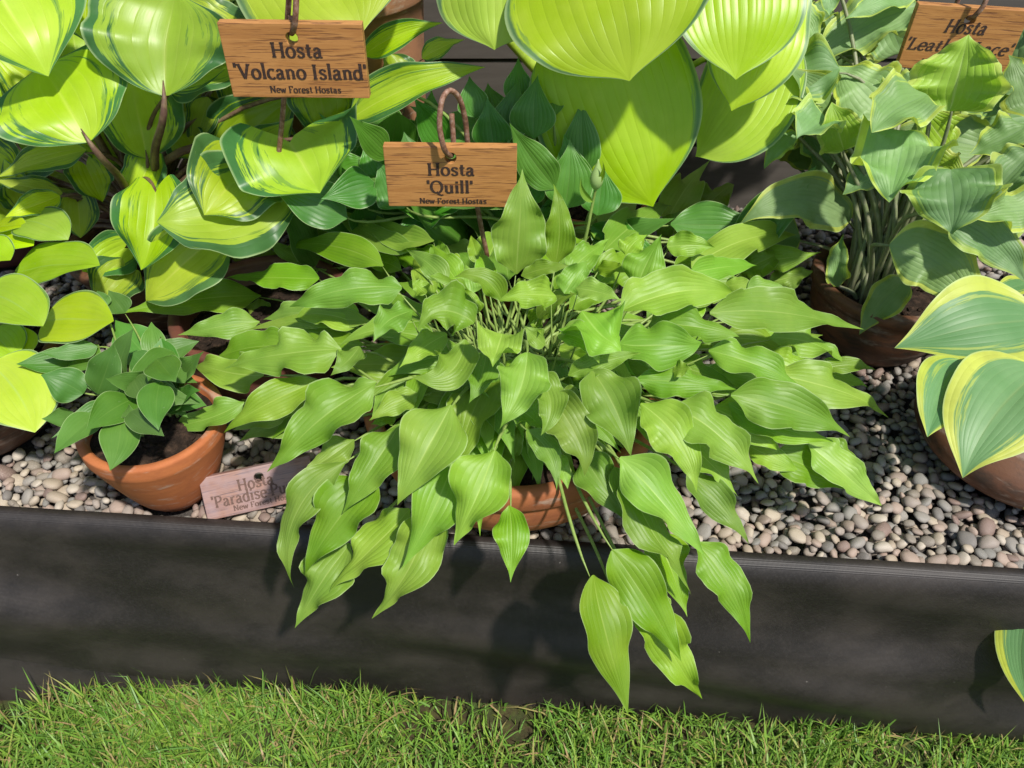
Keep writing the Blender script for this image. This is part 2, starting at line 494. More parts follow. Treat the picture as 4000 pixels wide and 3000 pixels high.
def build_lawn():
    me = mesh('lawn', [(-40, -60, GRASS_Z), (40, -60, GRASS_Z), (40, 60, GRASS_Z), (-40, 60, GRASS_Z)], [(0, 1, 2, 3)], False)
    N = NT('lawn_ground')
    o = N.obj()
    n1 = N.noise(o, 60, 5, 0.7)
    n2 = N.noise(o, 14, 3)
    near = N.ramp(n1, [(0.3, (0.022, 0.016, 0.010)), (0.5, (0.055, 0.038, 0.020)), (0.62, (0.075, 0.075, 0.022)), (0.8, (0.07, 0.11, 0.025))])
    c = N.mix(N.step(n2, 0.4, 0.7), near, (0.045, 0.075, 0.018))
    o_ = link('lawn', me, N.done(c, 0.9, N.bump(n1, 0.6, 0.006), 0.2))
    tag(o_, kind='structure')

    # grass blades
    rng = np.random.default_rng(4)
    n = 84000
    x = rng.uniform(-1.05, 1.05, n)
    y = rng.uniform(0.20, 0.60, n)
    fr = np.array([y_bot(a) for a in x])
    keep = y < fr - 0.002
    # patchy sward
    dens = np.array([mnoise.noise(Vector((a * 9, b * 9, 0.3))) for a, b in zip(x, y)])
    keep &= rng.uniform(0, 1, n) < 0.58 + 0.95 * dens
    x, y, dens = x[keep], y[keep], dens[keep]
    n = len(x)
    L = rng.uniform(0.018, 0.050, n) * (1 + 0.35 * dens)
    lng = rng.uniform(0, 1, n) < 0.14
    L[lng] *= rng.uniform(1.2, 2.0, lng.sum())
    az = rng.uniform(0, 2 * math.pi, n)
    lean = np.abs(rng.normal(0.55, 0.45, n))
    W = rng.uniform(0.0007, 0.0016, n)
    dx, dy = np.cos(az), np.sin(az)
    px_, py_ = -dy, dx
    verts = np.zeros((n, 7, 3)); seg = (0, 0.36, 0.72, 1.0)
    for k, t in enumerate(seg):
        hor = L * np.sin(np.clip(lean * (0.45 + 0.9 * t), 0, 1.75)) * t
        ver = L * np.cos(np.clip(lean * (0.45 + 0.9 * t), 0, 1.5)) * t
        wd = W * (1, 0.92, 0.6, 0)[k]
        cx, cy, cz = x + dx * hor, y + dy * hor, GRASS_Z - 0.001 + ver
        if k < 3:
            for s, j in ((-1, 0), (1, 1)):
                verts[:, 2 * k + j, 0] = cx + px_ * wd * s
                verts[:, 2 * k + j, 1] = cy + py_ * wd * s
                verts[:, 2 * k + j, 2] = cz
        else:
            verts[:, 6, 0], verts[:, 6, 1], verts[:, 6, 2] = cx, cy, cz
    # keep tips out of the fabric
    vb = np.array([y_bot(a) for a in verts[:, :, 0].ravel()]).reshape(n, 7)
    over = verts[:, :, 1] > vb - 0.003
    verts[:, :, 1] = np.where(over, vb - 0.003 - (verts[:, :, 1] - vb) * 0.2, verts[:, :, 1])
    f = np.array([(0, 1, 3, 2), (2, 3, 5, 4)])
    tri = np.array([(4, 5, 6)])
    base = (np.arange(n) * 7)[:, None, None]
    faces = (base + f[None]).reshape(-1, 4).tolist() + (base + tri[None]).reshape(-1, 3).tolist()
    me = bpy.data.meshes.new('grass')
    me.from_pydata(verts.reshape(-1, 3).tolist(), [], faces)
    at = me.attributes.new('tint', 'FLOAT', 'POINT')
    at.data.foreach_set('value', np.repeat(rng.uniform(0, 1, n), 7).astype(np.float32))
    smooth(me)
    N = NT('grass_blade')
    a = N.n('Attribute'); a.attribute_name = 'tint'
    c = N.ramp(a.outputs['Fac'], [(0.0, (0.13, 0.29, 0.040)), (0.3, (0.20, 0.38, 0.050)), (0.55, (0.29, 0.46, 0.060)), (0.72, (0.17, 0.34, 0.075)),
                                  (0.82, (0.34, 0.42, 0.07)), (0.90, (0.42, 0.36, 0.13)), (1.0, (0.46, 0.31, 0.16))])
    N.done(c, 0.45, None, 0.4)
    tr = N.n('BsdfTranslucent'); N.put(tr.inputs[0], c)
    mx = N.n('MixShader'); mx.inputs[0].default_value = 0.3
    N.put(mx.inputs[1], N.b.outputs[0]); N.put(mx.inputs[2], tr.outputs[0]); N.t.links.new(mx.outputs[0], N.out.inputs[0])
    g = link('grass', me, N.m)
    tag(g, 'short green lawn grass with dry straw between the blades', 'grass', kind='stuff')


build_lawn()


def fabric_sheet(name, x0, x1, nx, prof, mat, parent, seed, fold):
    """prof(x) -> list of (y, z) from the inner flap over the rim and down the front"""
    xs = np.linspace(x0, x1, nx)
    verts, faces = [], []
    rows = None
    for x in xs:
        p = prof(x)
        rows = len(p)
        for j, (y, z) in enumerate(p):
            t = j / (rows - 1)
            env = math.sin(math.pi * min(1, max(0, (t - 0.16) / 0.84))) ** 0.7 if t > 0.16 else 0
            w1 = mnoise.noise(Vector((x * 1.9 + seed + z * 2.0, z * 10 + x * 1.2, seed)))
            w2 = mnoise.noise(Vector((x * 4.0 + z * 5, z * 11, seed + 4)))
            w3 = mnoise.noise(Vector((x * 3.0 - z * 6, z * 5, seed + 9)))
            verts.append((x, y - fold * env * (w1 * 0.85 + w2 * 0.35 + w3 * 0.4), z + 0.0015 * w2))
    for i in range(nx - 1):
        for j in range(rows - 1):
            faces.append((i * rows + j, (i + 1) * rows + j, (i + 1) * rows + j + 1, i * rows + j + 1))
    return link(name, mesh(name, verts, faces), mat, parent)


def build_fabric():
    root = empty('fabric_edging', (0, y_bot(0), GRASS_Z))
    tag(root, 'black woven membrane draped over the front edge of the gravel bed', 'fabric')
    inv = Vector(root.location)

    def hem(x):
        return 0.088 * max(0.0, min(1.0, (BM_.x - 0.02 - x) / (BM_.x - BL_.x)))

    def prof(x):
        yt, yb = y_top(x), y_bot(x)
        p = [(yt + 0.012, -0.022), (yt + 0.0105, -0.010), (yt + 0.008, 0.004), (yt + 0.003, 0.0125), (yt - 0.006, 0.0125), (yt - 0.014, 0.007), (yt - 0.020, -0.010)]
        n = 34
        tb = 1 - hem(x) / (-GRASS_Z - 0.012)
        for k in range(1, n + 1):
            t = k / n * tb
            yy = (yt - 0.020) * (1 - t) + yb * t
            yy -= 0.012 * math.sin(math.pi * t) * (0.6 + 0.4 * math.sin(x * 2 + 1))
            p.append((yy, -0.012 + (GRASS_Z + 0.012 - 0.004) * t))
        return p
    a = fabric_sheet('drape', -1.5, 1.5, 300, prof, M['fabric'], root, 2.0, 0.036)
    a.location = -inv

    def prof2(x):
        yt, yb = y_top(x), y_bot(x)
        h = hem(x)
        t = 1 - h / (-GRASS_Z - 0.012)
        ya = (yt - 0.020) * (1 - t) + yb * t
        p = []
        for k in range(9):
            q = k / 8
            p.append((ya * (1 - q) + (yb - 0.012) * q + 0.010 * (1 - q), (GRASS_Z + h + 0.016) * (1 - q) + (GRASS_Z - 0.003) * q))
        return p
    b = fabric_sheet('lower_strip', -1.5, BM_.x + 0.02, 90, prof2, M['fabric'], root, 7.0, 0.002)
    b.location = -inv
    b['label'] = 'lighter second layer of membrane along the grass'


build_fabric()


def build_wall():
    root = empty('cladding_wall', (0, 1.36, 0))
    tag(root, 'dark taupe wall of wide horizontal boards behind the pots', 'wall')
    N = NT('taupe_board')
    o = N.obj()
    n1 = N.noise(N.mapping(o, (1, 1, 6)), 9, 4, 0.6)
    n2 = N.noise(N.mapping(o, (2, 1, 40)), 12, 3, 0.6)
    c = N.mix(N.step(n1, 0.35, 0.7), (0.085, 0.074, 0.064), (0.105, 0.092, 0.080))
    mt = N.done(c, 0.6, N.bump(n2, 0.12, 0.001), 0.35)
    zs = (-0.19, -0.041, 0.108, 0.257, 0.406, 0.555, 0.704)
    for k in range(len(zs) - 1):
        bm = bmesh.new()
        bmesh.ops.create_cube(bm, size=1)
        for v in bm.verts:
            v.co.x *= 3.4; v.co.y *= 0.018; v.co.z *= 0.145
            if v.co.z < 0 and v.co.y < 0: v.co.y -= 0.004
        bmesh.ops.bevel(bm, geom=bm.edges[:], offset=0.002, segments=2, affect='EDGES')
        me = bpy.data.meshes.new('board'); bm.to_mesh(me); bm.free()
        link('board', me, mt, root, (0, 0, (zs[k] + zs[k + 1]) / 2))
    bm = bmesh.new(); bmesh.ops.create_cube(bm, size=1)
    for v in bm.verts: v.co.x *= 3.4; v.co.y *= 0.01; v.co.z *= 0.9
    me = bpy.data.meshes.new('backing'); bm.to_mesh(me); bm.free()
    link('backing', me, mt, root, (0, 0.02, 0.25))


build_wall()

# ------------------------------------------------------------------ pots
POTS = []      # (x, y, r_base, height) so that pebbles keep out


def pot(name, label, xy, r, rb, h, mat, rim=0.018, belly=0.0, soil_drop=0.016, seed=0, group=None, rimout=0.006):
    root = empty(name, (xy[0], xy[1], -0.004))
    tag(root, label, 'pot', group)
    th = 0.011
    prof = [(rb * 0.6, 0), (rb * 0.94, 0.0), (rb, 0.004)]
    n = 12
    for k in range(1, n + 1):
        t = k / n
        rr = rb + (r - rb) * (t ** 0.75) + belly * math.sin(math.pi * t)
        prof.append((rr, 0.004 + (h - rim - 0.004) * t))
    prof += [(r + rimout * 0.7, h - rim + 0.002), (r + rimout, h - rim + 0.005), (r + rimout, h - 0.004), (r + rimout * 0.6, h), (r - th * 0.7, h), (r - th, h - 0.004), (r - th * 1.1, h - 0.05)]
    b = link('body', lathe('body', prof, 64, 0.012, seed), mat, root)
    # compost
    rs = r - th * 1.02
    verts, faces = [(0, 0, 0)], []
    rings, seg = 14, 40
    for i in range(1, rings + 1):
        for k in range(seg):
            a = 2 * math.pi * (k + 0.5 * (i % 2)) / seg
            q = rs * i / rings
            verts.append((q * math.cos(a), q * math.sin(a), 0))
    for k in range(seg): faces.append((0, 1 + k, 1 + (k + 1) % seg))
    for i in range(rings - 1):
        for k in range(seg):
            a, b2 = 1 + i * seg + k, 1 + i * seg + (k + 1) % seg
            faces.append((a, a + seg, b2 + seg, b2))
    vv = []
    for x, y, z in verts:
        q = math.hypot(x, y) / rs
        vv.append((x, y, h - soil_drop + 0.012 * (1 - q * q) + 0.006 * mnoise.noise(Vector((x * 45 + seed, y * 45, 0))) + 0.004 * mnoise.noise(Vector((x * 130, y * 130, seed)))))
    link('soil', mesh('soil', vv, faces), M['soil'], root)
    # bark chips and crumbs on the compost
    rng = random.Random(seed * 7 + 3)
    cv, cf = [], []
    for _ in range(int(260 * (r / 0.17) ** 2)):
        a, q = rng.uniform(0, 6.283), rs * math.sqrt(rng.random()) * 0.96
        s = rng.uniform(0.0015, 0.0055)
        e = Matrix.Rotation(rng.uniform(0, 6.28), 3, 'Z') @ Matrix.Rotation(rng.uniform(-0.7, 0.7), 3, 'X')
        zq = h - soil_drop + 0.012 * (1 - (q / rs) ** 2) + 0.002
        c = Vector((q * math.cos(a), q * math.sin(a), zq))
        k = len(cv)
        for dx, dy, dz in ((1.6, 0, 0), (0, .8, .1), (-1.6, .1, 0), (.1, -.8, 0), (0, 0, .7), (0.2, 0, -.6)):
            cv.append(c + e @ Vector((dx * s * rng.uniform(.6, 1.2), dy * s * rng.uniform(.6, 1.2), dz * s)))
        for f in ((0, 1, 4), (1, 2, 4), (2, 3, 4), (3, 0, 4), (1, 0, 5), (2, 1, 5), (3, 2, 5), (0, 3, 5)):
            cf.append(tuple(k + i for i in f))
    ch = link('bark_chips', mesh('bark_chips', cv, cf, False), M['soil'], root)
    ch['kind'] = 'stuff'
    POTS.append((xy[0], xy[1], rb, h))
    return root


pot('terracotta_pot', 'wide terracotta bowl under the large plain green hosta', (0.0, 0.705), 0.170, 0.115, 0.125, M['terracotta'], rim=0.030, belly=0.014, seed=1)
pot('terracotta_pot', 'small bright orange terracotta pot beside the faded wooden plaque', (-0.408, 0.648), 0.079, 0.041, 0.118, M['terracotta_orange'], rim=0.02, seed=2, rimout=0.001, soil_drop=0.014)
pot('terracotta_pot', 'glossy red brown pot half hidden between the two green hostas', (-0.335, 0.875), 0.118, 0.085, 0.11, M['terracotta_glazed'], belly=0.012, soil_drop=0.035, seed=3)
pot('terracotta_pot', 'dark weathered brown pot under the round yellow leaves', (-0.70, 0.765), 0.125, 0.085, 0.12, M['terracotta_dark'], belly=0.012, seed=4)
pot('terracotta_pot', 'shaded terracotta pan under the ruffled blue green hosta', (0.53, 0.935), 0.100, 0.066, 0.115, M['terracotta_dark'], belly=0.008, soil_drop=0.03, seed=5)  # darker clay chosen so the colour itself carries the shade under the leaves
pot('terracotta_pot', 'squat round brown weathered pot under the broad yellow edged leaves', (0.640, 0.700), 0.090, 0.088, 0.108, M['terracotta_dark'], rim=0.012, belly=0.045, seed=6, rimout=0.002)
pot('terracotta_pot', 'tall pale terracotta pot standing against the board wall', (-0.25, 1.20), 0.125, 0.100, 0.45, M['terracotta_pale'], rim=0.045, soil_drop=0.03, seed=7)
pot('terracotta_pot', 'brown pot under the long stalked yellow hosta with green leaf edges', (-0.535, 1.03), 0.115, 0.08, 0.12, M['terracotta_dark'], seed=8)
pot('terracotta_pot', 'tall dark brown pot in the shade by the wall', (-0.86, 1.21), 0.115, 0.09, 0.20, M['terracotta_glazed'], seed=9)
pot('terracotta_pot', 'terracotta pot under the upright dark green leaves', (0.02, 0.985), 0.085, 0.06, 0.11, M['terracotta'], seed=10)
pot('terracotta_pot', 'terracotta pot under the giant bright yellow heart shaped leaves', (0.13, 1.20), 0.100, 0.075, 0.10, M['terracotta'], seed=11)


# ------------------------------------------------------------------ gravel
def pebble_shape(rng, sub):
    bm = bmesh.new()
    bmesh.ops.create_icosphere(bm, subdivisions=sub, radius=1)
    off = Vector((rng.uniform(0, 50), rng.uniform(0, 50), 0))
    ax = (1.0, rng.uniform(0.55, 0.92), rng.uniform(0.36, 0.58))
    for v in bm.verts:
        q = v.co.normalized()
        r = 1 + 0.30 * mnoise.noise(q * 0.9 + off) + 0.09 * mnoise.noise(q * 2.1 + off)
        q = Vector([math.copysign(abs(c) ** 0.88, c) for c in q])
        v.co = Vector((q.x * ax[0], q.y * ax[1], q.z * ax[2])) * r
    me = bpy.data.meshes.new('pebble'); bm.to_mesh(me); bm.free()
    return smooth(me)


def build_gravel():
    x0, x1 = -1.3, 1.3
    verts, faces = [], []
    nx, ny = 60, 30
    for i in range(nx):
        x = x0 + (x1 - x0) * i / (nx - 1)
        ya = y_top(x) + 0.004
        for j in range(ny):
            y = ya + (1.36 - ya) * j / (ny - 1)
            verts.append((x, y, -0.016 + 0.003 * mnoise.noise(Vector((x * 20, y * 20, 0)))))
    for i in range(nx - 1):
        for j in range(ny - 1):
            faces.append((i * ny + j, (i + 1) * ny + j, (i + 1) * ny + j + 1, i * ny + j + 1))
    N = NT('gravel_ground')
    n1 = N.noise(N.obj(), 120, 4, 0.7)
    c = N.ramp(n1, [(0.35, (0.03, 0.026, 0.023)), (0.6, (0.09, 0.075, 0.065))])
    bed = link('gravel_bed', mesh('gravel_bed', verts, faces), N.done(c, 0.9, N.bump(n1, 0.8, 0.006)))
    tag(bed, kind='structure')

    rng = random.Random(21)
    grid = {}
    cell = 0.03
    items = []

    def ok(x, y, z, r):
        gx, gy = int(x // cell), int(y // cell)
        for a in range(gx - 1, gx + 2):
            for b in range(gy - 1, gy + 2):
                for (qx, qy, qz, qr) in grid.get((a, b), ()):
                    dd = (x - qx) ** 2 + (y - qy) ** 2 + ((z - qz) * 1.4) ** 2
                    if dd < ((r + qr) * 0.72) ** 2: return False
        return True
    # lower layer, then pebbles lying in its gaps
    for layer, tries in ((0, 30000), (1, 26000)):
        for _ in range(tries):
            x = rng.uniform(-1.1, 1.1)
            ya = y_top(x) + 0.010
            y = ya + (1.33 - ya) * rng.random() ** 1.25
            r = rng.choice((0.0052, 0.0062, 0.0070, 0.0080, 0.0090, 0.0108)) * rng.uniform(0.85, 1.15)
            if y < ya + r * 0.5: continue
            z = -0.008 + layer * 0.0080 + rng.uniform(-0.002, 0.002)
            if any((x - p[0]) ** 2 + (y - p[1]) ** 2 < (p[2] + r * 0.9) ** 2 for p in POTS): continue
            if not ok(x, y, z, r): continue
            grid.setdefault((int(x // cell), int(y // cell)), []).append((x, y, z, r))
            items.append((x, y, z, r))
    # stones that the photograph shows largest: those on the open strips right and left of the big hosta
    def shown(p):
        a, b = to_px(Vector(p[:3]))
        if p[2] < -0.003: return 0
        win = (2620 < a < 3990 and 1640 < b < 2235) or (20 < a < 800 and 1760 < b < 2030) or (2250 < a < 2650 and 1980 < b < 2160) or (950 < a < 1280 and 1930 < b < 2090)
        return p[3] / depth(Vector(p[:3])) if win else 0
    order = sorted(range(len(items)), key=lambda i: -shown(items[i]))
    single = set(order[:300])
    shapes = [pebble_shape(rng, 2) for _ in range(12)]
    for s in shapes: s.materials.append(M['pebble'])
    low = []
    for _ in range(10):
        m = pebble_shape(rng, 2 if _ < 6 else 1)
        co = np.empty(len(m.vertices) * 3); m.vertices.foreach_get('co', co)
        fc = np.array([p.vertices[:] for p in m.polygons])
        low.append((co.reshape(-1, 3), fc))
        bpy.data.meshes.remove(m)
    V, F, T, off = [], [], [], 0
    for i, (x, y, z, r) in enumerate(items):
        rot = Matrix.Rotation(rng.uniform(0, 6.283), 3, 'Z') @ Matrix.Rotation(rng.gauss(0, 0.33), 3, 'X') @ Matrix.Rotation(rng.gauss(0, 0.33), 3, 'Y')
        s = r * rng.uniform(1.0, 1.28)
        if i in single:
            o = bpy.data.objects.new('pebble', shapes[i % 12])
            col.objects.link(o); o.parent = bed
            o.matrix_local = Matrix.Translation((x, y, z)) @ rot.to_4x4() @ Matrix.Scale(s, 4)
        else:
            co, fc = low[rng.randrange(6) if y < 0.74 else 6 + rng.randrange(4)]
            V.append(co @ np.array(rot.transposed()) * s + np.array((x, y, z)))
            F.append(fc + off); off += len(co)
            T.append(np.full(len(co), rng.random(), np.float32))
    V, F, T = np.concatenate(V), np.concatenate(F), np.concatenate(T)
    me = bpy.data.meshes.new('pebbles')
    me.from_pydata(V.tolist(), [], F.tolist())
    a = me.attributes.new('tint', 'FLOAT', 'POINT'); a.data.foreach_set('value', T)
    smooth(me)
    o = link('pebbles', me, M['pebble_stuff'], bed)
    o['kind'] = 'stuff'


build_gravel()

# ------------------------------------------------------------------ leaves
NU, NV = 30, 14


def table(*pairs):
    """smooth half-width profile through (u, w) points"""
    x = np.array([p[0] for p in pairs]); y = np.array([p[1] for p in pairs])
    m = np.gradient(y, x)

    def f(u):
        k = np.clip(np.searchsorted(x, u, side='right') - 1, 0, len(x) - 2)
        h = x[k + 1] - x[k]; t = (u - x[k]) / h
        return np.clip((2 * t ** 3 - 3 * t ** 2 + 1) * y[k] + (t ** 3 - 2 * t ** 2 + t) * h * m[k]
                       + (3 * t ** 2 - 2 * t ** 3) * y[k + 1] + (t ** 3 - t ** 2) * h * m[k + 1], 0, None)
    return f


PROF = dict(
    lance=table((0, .05), (.035, .20), (.08, .46), (.14, .74), (.21, .92), (.29, 1), (.39, .98), (.5, .86), (.6, .68), (.7, .47), (.8, .275), (.88, .135), (.94, .06), (1, 0)),
    ovate=table((0, .06), (.03, .30), (.07, .58), (.13, .82), (.2, .95), (.29, 1), (.4, .97), (.5, .89), (.6, .76), (.7, .59), (.8, .38), (.88, .21), (.94, .10), (1, 0)),
    round=table((0, .08), (.03, .36), (.07, .60), (.14, .83), (.24, .96), (.36, 1), (.48, .99), (.6, .91), (.7, .78), (.8, .58), (.88, .37), (.94, .20), (1, 0)),
    heart=table((0, .60), (.08, .80), (.18, .95), (.28, 1), (.4, .99), (.5, .95), (.6, .86), (.7, .72), (.78, .56), (.85, .37), (.9, .24), (.95, .11), (1, 0)),
    bigheart=table((0, .62), (.08, .82), (.18, .96), (.28, 1), (.4, .995), (.5, .97), (.6, .92), (.7, .82), (.78, .69), (.85, .51), (.9, .34), (.94, .18), (.97, .08), (1, 0)),
    fan=table((0, .05), (.04, .22), (.1, .42), (.2, .64), (.32, .82), (.45, .94), (.58, 1), (.7, .98), (.8, .87), (.88, .66), (.94, .40), (1, 0)))
LOBE = dict(fan=0.0, bigheart=0.30, lance=0.0, round=0.03, ovate=0.0, heart=0.30)


def leaf_mesh(B, Mid, T, hw, nh, shape, cup, wave, wf, twist, tipcurl, rng):
    B, Mid, T, nh = (np.array(q) for q in (B, Mid, T, nh))
    tt = np.linspace(0, 1, NU + 1)
    u = 0.55 * (1 - np.cos(np.pi * tt)) / 2 + 0.45 * tt
    P1 = 2 * Mid - 0.5 * (B + T)
    U = u[:, None]
    mid = (1 - U) ** 2 * B + 2 * U * (1 - U) * P1 + U ** 2 * T
    tan = 2 * (1 - U) * (P1 - B) + 2 * U * (T - P1)
    tan /= np.linalg.norm(tan, axis=1)[:, None]
    n = nh - (tan @ nh)[:, None] * tan
    n /= np.linalg.norm(n, axis=1)[:, None]
    s = np.cross(tan, n)
    a = (twist * (u - 0.4))[:, None]
    n, s = n * np.cos(a) + s * np.sin(a), s * np.cos(a) - n * np.sin(a)
    L = np.linalg.norm(T - B)
    w = PROF[shape](np.clip(u, 1e-6, 1 - 1e-6))
    w = w / w.max()
    if 'heart' not in shape: w[0] = max(w[0], 0.03)
    w[-1] = 0.0
    v = np.linspace(-1, 1, NV + 1)
    v = np.sign(v) * np.abs(v) ** 0.9
    VV, AV = v[None, :], np.abs(v)[None, :]
    uu, ww = u[:, None], w[:, None]
    sidef = np.where(VV > 0, 1 + rng.uniform(-.08, .08), 1 + rng.uniform(-.08, .08))
    p1, p2 = rng.uniform(0, 6.28), rng.uniform(0, 6.28)
    f1, f2 = wf * rng.uniform(.8, 1.2), wf * rng.uniform(.8, 1.2)
    ph = np.where(VV > 0, 2 * np.pi * f1 * uu + p1, 2 * np.pi * f2 * uu + p2)
    edge = AV ** 1.9 * np.minimum(1, ww * 1.3)
    h = cup * AV ** 1.5 * ww + wave * edge * np.sin(ph) + 0.35 * wave * edge * np.sin(ph * 2.3 + 1)
    h = h - 0.06 * np.exp(-(AV / 0.09) ** 2) * ww                     # midrib channel
    o1, o2 = rng.uniform(0, 6.28), rng.uniform(0, 6.28)
    h = h + 0.045 * np.sin(5.5 * uu + 2.2 * VV + o1) * np.sin(3.1 * VV - 4.0 * uu + o2) * np.minimum(1, ww * 1.2)
    tc = tipcurl * np.clip((uu - 0.72) / 0.28, 0, 1) ** 2
    lobe = LOBE[shape] * (AV ** 0.65) * (1 - 0.62 * AV ** 4) * (1 - uu) ** 3
    wig = (0.03 + 0.12 * wave) * np.sin(ph * 1.1 + 0.7) * AV ** 2
    pos = (mid[:, None, :] + s[:, None, :] * (VV * ww * hw * sidef * (1 + wig))[:, :, None]
           + n[:, None, :] * (h * hw + tc * L)[:, :, None] - tan[:, None, :] * (lobe * L)[:, :, None])
    verts = pos.reshape(-1, 3)
    K = NV + 1
    i, j = np.meshgrid(np.arange(NU), np.arange(NV), indexing='ij')
    q = np.stack([i * K + j, i * K + j + 1, (i + 1) * K + j + 1, (i + 1) * K + j], -1).reshape(-1, 4)
    uvx = np.tile((v + 1) / 2, NU + 1); uvy = np.repeat(u, K)
    return verts, q, np.stack([uvx, uvy], 1), tan[0], n[0]


def make_leaf(root, mat, stalk_mat, B, Mid, T, hw, nh, shape, cup, wave, wf, twist, tipcurl, rng, crown, sr, stalk=True, rise=0.3, spread=0.02, under=None):
    o0 = np.array(root.location)
    verts, q, uv, t0, n0 = leaf_mesh(B, Mid, T, hw, nh, shape, cup, wave, wf, twist, tipcurl, rng)
    me = bpy.data.meshes.new('leaf')
    me.from_pydata((verts - o0).tolist(), [], q.tolist())
    lay = me.uv_layers.new(name='UVMap')
    lay.data.foreach_set('uv', uv[q.ravel()].astype(np.float32).ravel())
    smooth(me)
    leaf = link('leaf', me, mat, root)
    if stalk:
        t0 = Vector(t0)
        a = rng.uniform(0, 6.28); rr = spread * math.sqrt(rng.random())
        C = crown + Vector((rr * math.cos(a), rr * math.sin(a), -0.006))
        D = (B - C).length
        e = B + t0 * hw * 0.2 + Vector(n0) * (sr * 0.5 if shape == 'fan' else -hw * 0.07 - sr)
        p2 = C + (Z * rise + (B - C).normalized() * 0.2) * D
        behind = Vector(n0) * (0.18 * D if 'heart' in shape else -0.06 * D - 2 * sr if shape == 'fan' else 0.10 * D)
        pts = bez(e, B - t0 * D * 0.25 - behind - Vector(n0) * sr, p2, C, 12)
        if under is not None and B.y > 0.60:
            pts = [e]
            for k in range(1, 13):
                t = k / 12
                q = B.lerp(C, t)
                zc = under(q.x, q.y) - 0.012 - 0.055 * min(1.0, t * 4)
                pts.append(Vector((q.x, q.y, min(q.z + 0.015 * math.sin(math.pi * t), max(zc, C.z * t + B.z * (1 - t) - 0.05)))))
        rad = [sr * (0.12, 0.55)[k] if k < 2 else sr * (0.75 + 0.6 * (k / 12) ** 1.3) for k in range(13)]
        org = Vector(root.location)
        link('petiole', tube('petiole', [p - org for p in pts], rad, 7), stalk_mat, leaf)
    return leaf


def mid_point(bx, by, tx, ty, bend, B, T, arch):
    dx, dy = tx - bx, ty - by
    mx, my = (bx + tx) / 2 + dy * bend, (by + ty) / 2 - dx * bend
    L = (T - B).length
    d = (depth(B) + depth(T)) / 2 - arch * L
    return CAMPOS + ray(mx, my) * d


def half_width(B, Mid, T, wpx, nh):
    t = (T - B).normalized()
    n = (nh - t * nh.dot(t)).normalized()
    s = t.cross(n)
    d = depth(Mid)
    ax = Vector((t.dot(RIGHT), t.dot(UP)))
    if ax.length < 1e-3: ax = Vector((0, 1))
    ax.normalize()
    k = abs(s.dot(RIGHT) * ax.y - s.dot(UP) * ax.x)
    return 0.5 * wpx * d / FPX / max(k, 0.38)


